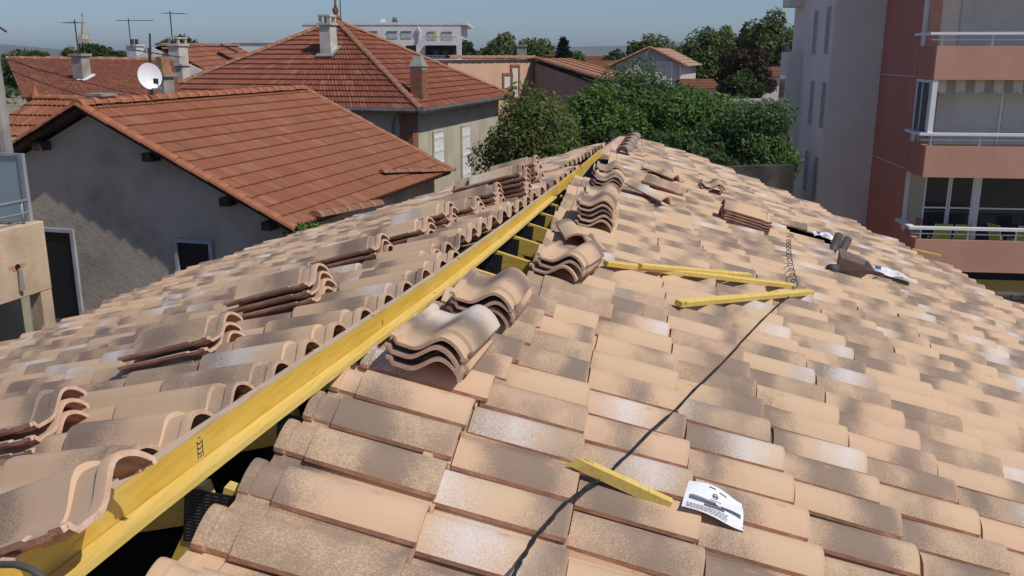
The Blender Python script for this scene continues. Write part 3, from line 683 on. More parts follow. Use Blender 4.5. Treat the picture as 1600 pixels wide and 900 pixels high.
cp += [c1 + ux * .02 + RN * .0, on_right(1238, 458, .10), on_right(1229, 466, .10)]
b = MB(); b.tube(cp, .0032, 6); b.build('coiled_cable', M['black'], None, True, label='black coiled spiral cable hanging from the open slot to the battens', category='cable')
# grey cable loop at the lower left corner
gp = [ridge(1.0) + np.array([-.30, .02, .17]), ridge(1.12) + np.array([-.18, 0, .235]), ridge(1.2) + np.array([-.09, 0, .25]), ridge(1.28) + np.array([-.01, 0, .235]), ridge(1.3) + np.array([.05, -.02, .15]), ridge(1.28) + np.array([.08, -.05, .02])]
gp = [on_left(-30, 884, .22), on_left(0, 882, .22), on_left(25, 882, .22), on_left(48, 889, .21), on_left(68, 903, .20), on_left(80, 925, .17)]
b = MB(); b.tube(gp, .0055, 8); b.build('grey_cable', M['grey_pipe'], None, True, label='grey cable loop over the ridge board at the lower left corner', category='cable')
# vent pipes, hopper, bags by the open slot
for k, (a_, b2, lab) in enumerate((((1300, 393), (1317, 371), 'taller of the two grey vent pipes beside the open slot'), ((1314, 395), (1327, 377), 'shorter of the two grey vent pipes beside the open slot'))):
    p = on_right(*a_, .05); q = p + np.array([.09, .14, .15 if k == 0 else .12])
    pipe = MB(); n = 14; dirv = (q - p) / np.linalg.norm(q - p); x = np.cross(dirv, ZZ); x /= np.linalg.norm(x); y = np.cross(x, dirv)
    V = [];
    for (c_, rr) in ((p, .045), (q, .045), (q, .037), (p, .037)): V += [c_ + (x * math.cos(2 * math.pi * j / n) + y * math.sin(2 * math.pi * j / n)) * rr for j in range(n)]
    pipe.raw(V, [(i * n + j, i * n + (j + 1) % n, (i + 1) * n + (j + 1) % n, (i + 1) * n + j) for i in range(3) for j in range(n)])
    pipe.build('vent_pipe', M['grey_pipe'], None, True, label=lab, category='pipe', group='vent pipes by the slot')
hp = on_right(1327, 424, .09); hx = RFL; hy = np.array([0, 1.0, 0])
def hp_(a_, b2, c_): return hp + hx * a_ + hy * b2 + RN * c_
outer = [hp_(-.12, -.05, -.02), hp_(.10, -.06, -.02), hp_(.08, .08, -.02), hp_(-.10, .08, -.02), hp_(-.13, -.06, .11), hp_(.17, -.11, .10), hp_(.16, .12, .13), hp_(-.13, .12, .16)]
b = MB(); cen = sum(outer) / 8
inner = [p + (cen - p) * np.array([.08, .08, 0]) + (RN * .012 if i < 4 else 0) for i, p in enumerate(outer)]
b.raw(outer + inner, [(3, 2, 1, 0), (0, 1, 5, 4), (1, 2, 6, 5), (2, 3, 7, 6), (3, 0, 4, 7), (8, 9, 10, 11), (8, 12, 13, 9), (9, 13, 14, 10), (10, 14, 15, 11), (11, 15, 12, 8), (4, 5, 13, 12), (5, 6, 14, 13), (6, 7, 15, 14), (7, 4, 12, 15)])
b.build('vent_hopper', M['brown_plastic'], None, label='brown open-topped vent tile standing below the open slot', category='vent')
b = MB(); b.tube([on_right(1298, 421, .09), on_right(1306, 420, .09)], [.05, .045], 10); b.build('spare_collar', M['grey_pipe'], None, True, label='small dark collar lying left of the brown vent tile', category='collar')
def bag(xy, lx, ly, seed, label):
    c = on_right(*xy, .10); r5 = random.Random(seed); b = MB(); n = 8; V = []
    for j in range(n + 1):
        for i in range(n + 1): V.append(c + RFL * (i / n - .5) * lx + hy * (j / n - .5) * ly * (.6 + .4 * math.sin(i * 1.3 + seed)) + RN * (r5.uniform(0, .03) + .04 * math.sin(math.pi * i / n) * math.sin(math.pi * j / n)))
    b.raw(V, [(j * (n + 1) + i, j * (n + 1) + i + 1, (j + 1) * (n + 1) + i + 1, (j + 1) * (n + 1) + i) for j in range(n) for i in range(n)])
    o = b.build('plastic_wrapper', M['paper'], None, label=label, category='wrapper', group='plastic wrappers')
    b2 = MB(); b2.raw([V[(n + 1) * j + i] + RN * .004 for j in range(2, 7) for i in (1, 2)], [(2 * k, 2 * k + 1, 2 * k + 3, 2 * k + 2) for k in range(4)]); b2.build('blue_print', M['blue_ink'], o)
bag((1289, 372), .28, .24, 1, 'crumpled white and blue wrapper above the open slot')
bag((1390, 430), .42, .22, 4, 'crumpled white and blue wrapper below the vent pipes')
b = MB(); b.tube([on_right(1355, 427, .10), on_right(1365, 427, .12), on_right(1374, 431, .10)], .008, 6); b.build('dark_strap', M['black'], None, True, label='short dark strap beside the lower wrapper', category='strap')

# ================================================================== neighbouring houses
def slope_courses(parent, P0, u, v, n, L, H, mat, course=.34, rib=.115, tilew=.23, ulim=None, name='tile_course', step=.028):
    """courses of ribbed machine tiles: P0 lower corner, u along the eave, v up the slope, n outward"""
    P0, u, v, n = (np.asarray(q, float) for q in (P0, u, v, n)); nc = int(math.ceil(H / course)); outs = []
    for c in range(nc):
        v0, v1 = c * course, min((c + 1) * course + .03, H)
        a0, b0 = ulim(v0 / H) if ulim else (0, 1); a1, b1 = ulim(min(v1 / H, 1)) if ulim else (0, 1)
        u0, u1 = a0 * L, b0 * L
        if u1 - u0 < .15: continue
        N = max(3, int((u1 - u0) / (rib / 2))); V = []; F = []; UV = []
        for k in range(N + 1):
            t_ = k / N; ul = u0 + (u1 - u0) * t_; uh = a1 * L + (b1 - a1) * L * t_
            hgt = (.024 if k % 2 else 0.0)
            jit = rnd.gauss(0, .003)
            V += [P0 + u * ul + v * (v0 + jit) + n * (hgt + step), P0 + u * uh + v * v1 + n * (hgt * .7), P0 + u * ul + v * (v0 + jit) - n * .004]
        b = MB(); off = (c % 2) * .5
        for k in range(N):
            i, j = 3 * k, 3 * (k + 1); ua = (u0 + (u1 - u0) * k / N) / tilew + off; ub = (u0 + (u1 - u0) * (k + 1) / N) / tilew + off
            F.append((i, j, j + 1, i + 1)); UV += [(ua, c + .1), (ub, c + .1), (ub, c + .9), (ua, c + .9)]
            F.append((i + 2, j + 2, j, i)); UV += [(ua, c + .1), (ub, c + .1), (ub, c + .12), (ua, c + .12)]
        b.raw(V, F); b.UV = UV; outs.append(b.build(name, mat, parent))
    return outs
def half_round_run(parent, p, q, r, L, mat, name='ridge_tile', up=ZZ, over=.03):
    p, q = np.asarray(p, float), np.asarray(q, float); D = np.linalg.norm(q - p); d = (q - p) / D; x = np.cross(d, up); x /= np.linalg.norm(x); z = np.cross(x, d)
    N = max(1, int(round(D / L))); st_ = D / N; n = 7; me = None
    V = []
    for (y, rr) in ((0, r * 1.1), (st_ + over, r * .92)):
        for j in range(n): a_ = math.pi * j / (n - 1); V.append((math.cos(a_) * rr, y, math.sin(a_) * rr * .8))
    F = [(j, n + j, n + j + 1, j + 1) for j in range(n - 1)] + [tuple(range(n - 1, -1, -1)) + ()]
    me = bpy.data.meshes.new(name); me.from_pydata(V, [], [f[::-1] for f in F]); me.materials.append(mat)
    for k in range(N):
        o = bpy.data.objects.new(name, me); C.objects.link(o); o.matrix_world = frame(x, d, z, p + d * st_ * k + z * rnd.gauss(0, .006)); o.parent = parent
def window(parent, c, ux, w, hgt, nrm, frame_mat, fill_mat, fw=.08, deep=.10, sill=True, shutters=None, name='window'):
    """an opening set into a wall: recessed pane, four frame members; shutters = material of closed leaves"""
    c, ux, nrm = (np.asarray(q, float) for q in (c, ux, nrm))
    b = MB(); b.box(c - ux * w / 2 - ZZ * hgt / 2 + nrm * .004, ux * w, ZZ * hgt, nrm * .012); o = b.build(name, fill_mat, parent)
    b = MB(); e = nrm * .06
    b.box(c - ux * (w / 2 + fw) - ZZ * hgt / 2, ux * fw, ZZ * hgt, e); b.box(c + ux * w / 2 - ZZ * hgt / 2, ux * fw, ZZ * hgt, e)
    b.box(c - ux * (w / 2 + fw) + ZZ * hgt / 2, ux * (w + 2 * fw), ZZ * fw, e)
    if sill: b.box(c - ux * (w / 2 + fw * 1.3) - ZZ * (hgt / 2 + fw), ux * (w + 2.6 * fw), ZZ * fw, nrm * .11)
    b.build('frame', frame_mat, o)
    if shutters:
        for s_ in (-1, 1):
            b = MB(); o0 = c + ux * (w / 4 * s_) - ux * (w / 4 - .006) - ZZ * (hgt / 2 - .01) + nrm * .018
            b.box(o0, ux * (w / 2 - .012), ZZ * (hgt - .02), nrm * .03)
            for k in range(3): b.box(o0 + ux * .03 + ZZ * (hgt * (.14 + .34 * k)) + nrm * .0305, ux * (w / 2 - .07), ZZ * .09, nrm * .015)
            b.build('shutter_leaf', shutters, o)
    return o
def solid(name, poly, ext, mat, parent, smooth=False):
    b = MB(); b.prism(poly, ext); return b.build(name, mat, parent)
def antenna(base, h, dirv, label, n_el=6, boom=1.0, scale=1.0):
    base = np.asarray(base, float); d = np.asarray(dirv, float); d /= np.linalg.norm(d); x = np.cross(d, ZZ)
    t = empty('tv_antenna', label=label, category='antenna', group='rooftop TV antennas')
    b = MB(); b.tube([base, base + ZZ * h], .022 * scale, 6); b.build('mast', M['antenna'], t)
    b = MB(); a_ = base + ZZ * h * .93; b.tube([a_ - d * boom * .3, a_ + d * boom * .7], .014 * scale, 5); b.build('boom', M['antenna'], t)
    for k in range(n_el):
        q = a_ - d * boom * .28 + d * boom * .96 * k / (n_el - 1); l = (.32 - .02 * k) * scale
        b = MB(); b.tube([q - x * l, q + x * l], .008 * scale, 4); b.build('element', M['antenna'], t)
    return t
def chimney(parent, base, w, dpt, h, ux, uy, mat, cap=True, pot=None):
    base, ux, uy = (np.asarray(q, float) for q in (base, ux, uy))
    t = MB(); t.box(base - ux * w / 2 - uy * dpt / 2, ux * w, uy * dpt, ZZ * h); o = bevel(t.build('chimney', mat, parent), .012, 1)
    b = MB(); b.box(base - ux * (w / 2 + .05) - uy * (dpt / 2 + .05) + ZZ * (h + .003), ux * (w + .1), uy * (dpt + .1), ZZ * .07)
    if cap:
        for sx in (-1, 1):
            for sy in (-1, 1): b.box(base + ux * (sx * w * .4) + uy * (sy * dpt * .4) - ux * .04 - uy * .04 + ZZ * (h + .075), ux * .08, uy * .08, ZZ * .20)
        b.box(base - ux * (w / 2 + .02) - uy * (dpt / 2 + .02) + ZZ * (h + .278), ux * (w + .04), uy * (dpt + .04), ZZ * .06)
    b.build('chimney_cap', mat, o)
    return o

# ---- the grey gable house on the left
def st_(s_, t_, z): return sd * s_ + td * t_ + ZZ * z
N1 = empty('gable_house', label='grey roughcast gable house with orange machine tile roof on the left', category='house')
g0 = 13.94; ap = (-11.91, -.87); er = (-7.78, -2.91); SLN = (ap[1] - er[1]) / (er[0] - ap[0]); wl = -16.2
zl = ap[1] - (ap[0] - wl) * SLN; GL = 8.55
poly = [st_(g0 + .32, wl + .35, GZ), st_(g0 + .32, er[0] - .35, GZ), st_(g0 + .32, er[0] - .35, er[1] + .35 * SLN - .16), st_(g0 + .32, ap[0], ap[1] - .16), st_(g0 + .32, wl + .35, zl + .35 * SLN - .16)]
solid('wall', poly, sd * (GL - .75), M['render_grey'], N1)
ang = math.atan(SLN); vr = -td * math.cos(ang) + ZZ * math.sin(ang); nr_ = td * math.sin(ang) + ZZ * math.cos(ang)
HS = (er[0] - ap[0]) / math.cos(ang)
b = MB(); b.box(st_(g0 + .06, er[0], er[1]) - nr_ * .09, sd * (GL - .12), vr * HS, nr_ * .085); b.build('roof_board', M['wood_dark'], N1)
vl = td * math.cos(ang) + ZZ * math.sin(ang); nl_ = -td * math.sin(ang) + ZZ * math.cos(ang); HL = (ap[0] - wl) / math.cos(ang)
b = MB(); b.box(st_(g0 + .06, wl, zl) - nl_ * .09, sd * (GL - .12), vl * (HL - .05), nl_ * .085); b.build('roof_board', M['wood_dark'], N1)
slope_courses(N1, st_(g0 + .04, er[0], er[1]), sd, vr, nr_, GL - .1, HS, M['red_near'])
slope_courses(N1, st_(g0 + GL - .06, wl, zl), -sd, vl, nl_, GL - .1, HL, M['red_near'])
half_round_run(N1, st_(g0 - .02, ap[0], ap[1] + .02), st_(g0 + GL, ap[0], ap[1] + .02), .13, .36, M['rake'])
half_round_run(N1, st_(g0 + .05, er[0] + .06, er[1] - .02) + nr_ * .01, st_(g0 + .05, ap[0], ap[1] + .01), .10, .36, M['rake'], 'rake_tile', nr_)
half_round_run(N1, st_(g0 + .05, wl, zl) + nl_ * .01, st_(g0 + .05, ap[0] - .05, ap[1]), .10, .36, M['rake'], 'rake_tile', nl_)
half_round_run(N1, st_(g0 + GL - .02, er[0] + .06, er[1] - .02) + nr_ * .01, st_(g0 + GL - .02, ap[0], ap[1] + .01), .09, .36, M['rake_old'], 'rake_tile', nr_)
for t0 in (-12.95, -10.6, -9.1, -8.3):
    z0 = (ap[1] - abs(t0 - ap[0]) * SLN) - .16
    b = MB(); b.box(st_(g0 + .03, t0 - .09, z0 - .16), sd * .30, td * .18, ZZ * .15); b.build('purlin_end', M['wood_dark'], N1)
window(N1, st_(g0 + .318, -9.97, -3.72), td, .66, .78, -sd, M['blue_frame'], M['dark'], .07, sill=False)
window(N1, st_(g0 + .318, -12.95, -4.15), td, .62, 1.75, -sd, M['blue_frame'], M['dark'], .07, sill=False, name='door_opening')
# short hipped slope rising behind the left rake
h0, h1 = at(-30, 222, 18.0), at(106, 168, 18.0); hz0 = at(0, 212, 18.0)[2]; ph0 = np.array([h0[0], h0[1], hz0]); hL = float((h1 - h0) @ td) / 1.0
hv = sd * math.cos(.55) + ZZ * math.sin(.55); hn = -sd * math.sin(.55) + ZZ * math.cos(.55)
slope_courses(N1, ph0, td, hv, hn, hL, 1.30, M['red_near'], ulim=lambda f: (.24 * f, 1.0))
half_round_run(N1, ph0 + td * hL * .24 + hv * 1.30, ph0 + td * hL + hv * 1.30, .09, .36, M['rake'])
fq = ph0 + td * hL * .24 + hv * 1.30; b = MB(); b.tube([fq + ZZ * z_ for z_ in (0, .08, .15, .2, .34)], [.07, .08, .04, .035, .004], 8); b.build('roof_finial', M['terracotta'], N1, True)
# old mossy gutter tiles along the eave
half_round_run(N1, st_(g0 + .9, er[0] - .02, er[1] + .07), st_(g0 + 3.4, er[0] + .15, er[1] - .08), .13, .5, M['rake_old'], 'gutter_tile')
half_round_run(N1, st_(g0 + 5.2, er[0] - .55, er[1] + .34), st_(g0 + 8.3, er[0] + .05, er[1] + .03), .09, .5, M['rake_old'], 'gutter_tile')
cs1 = g0 + 2.65
c1 = chimney(N1, st_(cs1, ap[0] - .05, ap[1] - .25), .22, .34, .70, td, sd, M['chimney_grey'], False)
b = MB(); b.hexa([st_(cs1 + a_, ap[0] - .05 + c_, ap[1] + .525) for a_, c_ in ((-.16, -.10), (-.16, .10), (.16, .10), (.16, -.10))] + [st_(cs1 + a_, ap[0] - .05 + c_, ap[1] + .85) for a_, c_ in ((-.13, -.05), (-.13, .05), (.13, .05), (.13, -.05))]); b.build('clay_hood', M['rake_old'], c1)
b = MB(); b.box(st_(g0 + .55, ap[0] - .22, ap[1] - .1), sd * .36, td * .30, ZZ * .24); b.box(st_(g0 + .50, ap[0] - .26, ap[1] + .142), sd * .46, td * .38, ZZ * .05); b.build('chimney', M['chimney_grey'], N1)
# satellite dish on its own mast
dc = at(234, 119, 18.6)
T = empty('satellite_dish', label='white round satellite dish on the grey house ridge', category='satellite dish')
fwd = -dc / np.linalg.norm(dc); fwd = fwd + RT * .35 + ZZ * .25; fwd /= np.linalg.norm(fwd); ux = np.cross(ZZ, fwd); ux /= np.linalg.norm(ux); uy = np.cross(fwd, ux)
V = [dc - fwd * .05]; F = []; n = 28; rings = 5
for r in range(1, rings + 1):
    for k in range(n): a_ = 2 * math.pi * k / n; q = r / rings; V.append(dc + (ux * math.cos(a_) * .235 + uy * math.sin(a_) * .265) * q + fwd * (-.05 + .06 * q * q))
F += [(0, 1 + k, 1 + (k + 1) % n) for k in range(n)]
for r in range(rings - 1): F += [(1 + r * n + k, 1 + (r + 1) * n + k, 1 + (r + 1) * n + (k + 1) % n, 1 + r * n + (k + 1) % n) for k in range(n)]
b = MB(); b.raw(V, F); b.build('dish', M['white_paint'], T, True)
b = MB(); b.tube([dc - uy * .25 + fwd * .01, dc - uy * .30 + fwd * .25 + ux * .1, dc + fwd * .32 - uy * .18], .012, 6); b.build('feed_arm', M['grey_paint'], T)
b = MB(); b.cbox(dc + fwd * .34 - uy * .17, .07, .07, .1); b.build('feed_horn', M['antenna'], T)
b = MB(); b.tube([dc - fwd * .12 + uy * 0, dc - fwd * .12 - ZZ * .62], .022, 8); b.tube([dc - fwd * .05, dc - fwd * .12], .03, 6); b.build('mast', M['grey_paint'], T)
b = MB(); b.bar(at(234, 52, 20.5), at(237, 172, 20.5), .03, .03); ma = b.build('thin_mast', M['antenna'], None, label='thin dark mast standing behind the satellite dish', category='mast')

# ---- the hip-roofed house behind it
N2 = empty('hip_roof_house', label='cream house with brick-red pyramid roof, two chimneys and a roof finial', category='house')
cs, ct, cz = 26.25, -10.07, -1.595; LW = 10.5; HW = 5.2; AZ = 1.20
apx = st_(cs + LW / 2, ct - HW, AZ)
def face2(pa, pb):
    u_ = pb - pa; L = np.linalg.norm(u_); u_ /= L; m_ = (pa + pb) / 2; v_ = apx - m_; H = np.linalg.norm(v_); v_ = v_ / H; n_ = np.cross(u_, v_); return u_, L, v_, H, n_
cA, cB, cC, cD = st_(cs, ct, cz), st_(cs + LW, ct, cz), st_(cs + LW, ct - 2 * HW, cz), st_(cs, ct - 2 * HW, cz)
for pa, pb in ((cD, cA), (cA, cB), (cB, cC), (cC, cD)):
    u_, L, v_, H, n_ = face2(pa, pb)
    b = MB(); b.face(pa - n_ * .03, pb - n_ * .03, apx - n_ * .03); b.build('roof_board', M['wood_dark'], N2)
    slope_courses(N2, pa, u_, v_, n_, L, H, M['red_hip'], .345, .12, .24, lambda f: (f / 2, 1 - f / 2), step=.042)
    half_round_run(N2, pa + n_ * .02, apx + ZZ * .03, .12, .40, M['rake_old'], 'hip_tile')
i_ = .45
wp = [st_(cs + i_, ct - i_, 0), st_(cs + LW - i_, ct - i_, 0), st_(cs + LW - i_, ct - 2 * HW + i_, 0), st_(cs + i_, ct - 2 * HW + i_, 0)]
solid('wall', [p + ZZ * GZ for p in wp], ZZ * (cz - .12 - GZ), M['render_cream'], N2)
b = MB(); b.face(*[p + ZZ * -.10 for p in (cA, cB, cC, cD)]); b.build('soffit', M['wood_dark'], N2)
for pa, pb in ((cD, cA), (cA, cB)):
    b = MB(); b.tube([pa + ZZ * -.03, pb + ZZ * -.03], .075, 8); b.build('gutter', M['zinc'], N2)
# brick corner pier, real bricks
pier = MB(); q0 = st_(cs + i_ - .02, ct - i_ - .42, GZ + 3); pier.box(q0, sd * .43, td * .44, ZZ * (cz - .13 - GZ - 3)); pier_o = pier.build('brick_pier', M['mortar'], N2)
bm = MB(); bm.box((0, 0, 0), td * .215, sd * .02, ZZ * .065); bo = bm.build('brick', M['brick'], pier_o); bme = bo.data; bo.location = tuple(q0 - sd * .012)
bs = MB(); bs.box((0, 0, 0), sd * .205, td * .02, ZZ * .065); bso = bs.build('brick', M['brick'], pier_o); bsme = bso.data; bso.location = tuple(q0 + td * .432)
for r in range(48):
    for cI in range(2):
        z_ = cz - .20 - .075 * r
        o = bpy.data.objects.new('brick', bme); C.objects.link(o); o.parent = pier_o; o.location = tuple(q0 * (1, 1, 0) - sd * (.012 + rnd.uniform(0, .004)) + td * (.222 * cI + (.0 if r % 2 else .003)) + ZZ * z_)
        o = bpy.data.objects.new('brick', bsme); C.objects.link(o); o.parent = pier_o; o.location = tuple(q0 * (1, 1, 0) + td * (.430 + rnd.uniform(0, .004)) + sd * (.215 * cI) + ZZ * z_)
b = MB(); dp = st_(cs + i_ - .07, ct - i_ - .62, 0); b.tube([st_(cs, ct - .75, cz - .1), dp + ZZ * (cz - .45), dp + ZZ * (GZ)], .045, 8); b.build('downpipe', M['zinc'], N2)
xw = st_(0, ct - i_ + .002, 0)
def n2win(pxx, pxy, w, hgt, sh):
    p = onpl(pxx, pxy, td, (ct - i_)); window(N2, p + td * .004, sd, w, hgt, td, M['stone_frame'], M['dark'], .07, shutters=sh)
n2win(684, 236, .95, 1.25, M['white_paint']); n2win(727, 242, .95, 2.05, M['white_paint'])
pch = onpl(513, 72, td, ct - HW - 1.35)
pb_ = st_(cs + 3.1, 0, 0) @ sd
def roofz(s_, t_): 
    # height of the front (camera side) and right faces
    f1 = (s_ - cs) / (LW / 2); f2 = (ct - t_) / HW; return cz + (AZ - cz) * min(f1, f2)
def roof_hit(x, y, face):
    lo, hi = 20., 60.
    for _ in range(50):
        m_ = (lo + hi) / 2; p = at(x, y, m_); s_, t_ = p @ sd, p @ td
        f = (s_ - cs) / (LW / 2) if face == 'front' else (ct - t_) / HW
        (lo, hi) = (m_, hi) if p[2] > cz + (AZ - cz) * f else (lo, m_)
    return at(x, y, lo)
p = roof_hit(514, 83, 'front'); chA = chimney(N2, p - ZZ * .3, .42, .50, 1.22, td, sd, M['chimney_white'])
b = MB(); b.box(p - td * .32 - sd * .42 - ZZ * .12, td * .64, sd * .8 + ZZ * .36, ZZ * .03); b.build('flashing', M['lead'], chA)
p = roof_hit(655, 152, 'right')
b = MB(); b.box(p - td * .19 - sd * .25 - ZZ * .3, td * .40, sd * .46, ZZ * 1.25); chB = b.build('chimney', M['mortar'], N2)
cb1 = MB(); cb1.box((0, 0, 0), td * .19, sd * .014, ZZ * .085); cbo = None
for r in range(11):
    for cI in range(2):
        for (fc, off) in (('f', 0), ('r', 1)):
            bb_ = MB()
            if fc == 'f': bb_.box(p - td * .19 - sd * .262 + td * (.202 * cI + .004) + ZZ * (.02 + .086 * r - .1), td * .19, sd * .011, ZZ * .075)
            else: bb_.box(p + td * .211 - sd * .25 + sd * (.232 * cI + .004) + ZZ * (.02 + .086 * r - .1), sd * .22, td * .011, ZZ * .075)
            bb_.build('brick', M['brick'], chB)
b = MB(); q = p + ZZ * .955; b.hexa([q + td * a_ + sd * c_ for a_, c_ in ((-.22, -.28), (.24, -.28), (.24, .24), (-.22, .24))] + [q + td * a_ + sd * c_ + ZZ * .32 for a_, c_ in ((-.10, -.14), (.12, -.14), (.12, .10), (-.10, .10))]); b.build('chimney_hood', M['chimney_grey'], chB)
b = MB(); prof_ = [(.0, .16), (.12, .15), (.2, .07), (.3, .11), (.38, .12), (.46, .06), (.6, .035), (.75, .05), (.82, .05), (.9, .0)]
b.tube([apx + ZZ * (z_ + .05) for z_, _ in prof_], [max(r_, .004) for _, r_ in prof_], 10); b.build('roof_finial', M['terracotta'], N2, True)
antenna(apx + td * .25 - sd * .12 - ZZ * .25, 1.75, RT + FH * .3, 'TV antenna beside the finial of the pyramid roof', 6, .75, .8)
# ---- far left: long red roof house, grey-gabled house, pole, trees, church
N3 = empty('long_roof_house', label='long weathered red roof with one grey chimney at the far left', category='house')
def quad_house(root, e0, e1, r0, r1, mat, tile, depth_v, wall_h, wallmat, rkmat):
    """visible slope given by eave points e0,e1 and ridge points r0,r1"""
    e0, e1, r0, r1 = (np.asarray(q, float) for q in (e0, e1, r0, r1)); u_ = e1 - e0; L = np.linalg.norm(u_); u_ /= L
    v_ = ((r0 + r1) - (e0 + e1)) / 2; v_ = v_ - u_ * (v_ @ u_); H = np.linalg.norm(v_); v_ /= H; n_ = np.cross(u_, v_)
    if n_[2] < 0: n_ = -n_
    fa, fb = (r0 - e0) @ u_ / L, (r1 - e0) @ u_ / L
    slope_courses(root, e0, u_, v_, n_, L, H, tile, .36, .16, .25, lambda f: (fa * f, 1 + (fb - 1) * f), step=.03)
    back = np.array([v_[0], v_[1], 0]); back = back / np.linalg.norm(back)
    run = abs(((r0 - e0) @ back)); b0, b1 = e0 + back * 2 * run, e1 + back * 2 * run
    b = MB(); b.raw([e0 - n_ * .02, e1 - n_ * .02, r1 - n_ * .02, r0 - n_ * .02, b0 + u_ * fa * L, b1 + u_ * (fb - 1) * L], [(0, 1, 2, 3), (3, 2, 5, 4)]); b.build('roof_board', tile, root)
    half_round_run(root, r0, r1, .13, .4, rkmat)
    i_ = back * .35; A, B, D_, E_ = e0 + i_ + u_ * .25, e1 + i_ - u_ * .25, e1 - i_ + back * 2 * run - u_ * .25, e0 - i_ + back * 2 * run + u_ * .25
    zt = e0[2] - .05; b = MB()
    mA, mB = (A + E_) / 2, (B + D_) / 2; rz = r0[2] - .12
    def P(p, z): return np.array([p[0], p[1], z])
    b.raw([P(A, GZ), P(B, GZ), P(D_, GZ), P(E_, GZ), P(A, zt), P(B, zt), P(D_, zt), P(E_, zt), P(mA, rz), P(mB, rz)], [(0, 1, 5, 4), (2, 3, 7, 6), (1, 2, 6, 9, 5), (3, 0, 4, 8, 7), (4, 5, 9, 8), (6, 7, 8, 9)]); b.build('wall', wallmat, root)
quad_house(N3, at(35, 152, 24), at(285, 152, 25.5), at(10, 93, 31), at(270, 94, 33), None, M['red_old'], 0, 0, M['render_cream'], M['rake_old'])
pc_ = at(129, 122, 27.6); chimney(N3, pc_ - ZZ * .35, .36, .36, .98, td, sd, M['chimney_grey'], False)
b = MB(); b.cbox(pc_ + td * .02 - sd * .05, .5, .6, .04, (td, sd * .94 + ZZ * .33, ZZ)); b.build('flashing', M['white_paint'], N3)
N4 = empty('grey_gable_house', label='house with pale grey gable wall and dark skylight behind the satellite dish', category='house')
D4 = 38
r0, r1 = at(247, 71, D4), at(372, 72, D4 + 8); e0, e1 = at(325, 112, D4), at(420, 100, D4 + 8)
u_ = r1 - r0
quad_house(N4, e0, e1, r0, r1, None, M['red_old'], 0, 0, M['render_lilac'], M['rake_old'])
b = MB(); sk0, sk1 = at(345, 74, D4 + 4.0), at(372, 86, D4 + 4.2); b.bar(sk0 + ZZ * .12, sk1 + ZZ * .12, .8, .08); b.build('skylight', M['glass_dark'], N4)
b = MB(); b.prism([at(237, 74, D4 - .1), at(206, 92, D4 - .1), at(206, 140, D4 - .1), at(332, 140, D4 - .1), at(324, 113, D4 - .1)], FH * .08); b.build('gable_wall', M['render_white'], N4)
p = at(279, 88, D4 - .3); chimney(N4, p - ZZ * .6, .5, .6, 1.0, td, sd, M['chimney_white'], True); p = at(285, 124, D4 - 2.5); chimney(N4, p - ZZ * 3, .4, .5, 3.5, td, sd, M['chimney_white'], False)
p = at(212, 86, 44); N5 = empty('white_chimney_stack', label='white chimney with two dark pots behind the satellite dish', category='chimney')
chimney(N5, p - ZZ * 8, .55, .55, 8.4, td, sd, M['render_white'], False)
for k in (-.12, .12):
    b = MB(); b.tube([p + td * k + ZZ * .47, p + td * k + ZZ * .72], .08, 8); b.build('chimney_pot', M['antenna'], N5)
antenna(at(205, 75, 43), 1.1 + .2, RT, 'TV antenna above the white chimney on the left', 6, 1.6)
antenna(at(270, 70, 37.6), 1.3, RT + FH, 'TV antenna on the grey gable house', 5, .9)
antenna(at(124, 97, 27.6), 1.2, RT * -1 + FH * .4, 'small TV antenna above the grey chimney, before the church', 5, .5, .8)
antenna(at(241, 172, 20.3), 1.32, RT + ZZ * -.15, 'fishbone TV antenna right behind the satellite dish', 8, 1.0, .8)
b = MB(); pp = at(4, 200, 15.5); b.tube([pp * (1, 1, 0) + ZZ * GZ, pp * (1, 1, 0) + ZZ * .35], [.16, .11], 10); PO = empty('utility_pole', label='grey utility pole with curved bracket at the left picture edge', category='pole'); b.build('pole', M['chimney_grey'], PO)
tp_ = pp * (1, 1, 0) + ZZ * .3; b = MB(); b.tube([tp_, tp_ + RT * .08 + ZZ * .12, tp_ + RT * .18 + ZZ * .15, tp_ + RT * .28 + ZZ * .08], .018, 6); b.tube([tp_, tp_ + RT * .03 + ZZ * .22], .03, 6); b.cbox(tp_ + RT * .02 + ZZ * .05, .16, .1, .1); b.build('bracket', M['antenna'], PO)
WIRES = [((8, 85, 15.5), (125, 92, 27)), ((8, 92, 15.5), (420, 152, 24)), ((10, 108, 15.5), (300, 150, 22))]
for k, (a_, b2) in enumerate(WIRES):
    p, q = at(*a_), at(*b2); b = MB(); b.tube([p + (q - p) * t_ / 10 - ZZ * .35 * math.sin(math.pi * t_ / 10) for t_ in range(11)], .008, 4)
    b.build('overhead_wire', M['antenna'], None, label=['upper overhead wire from the pole to the far chimney', 'middle overhead wire from the pole past the roof finial', 'lower overhead wire from the pole to the orange ridge'][k], category='wire', group='overhead wires')
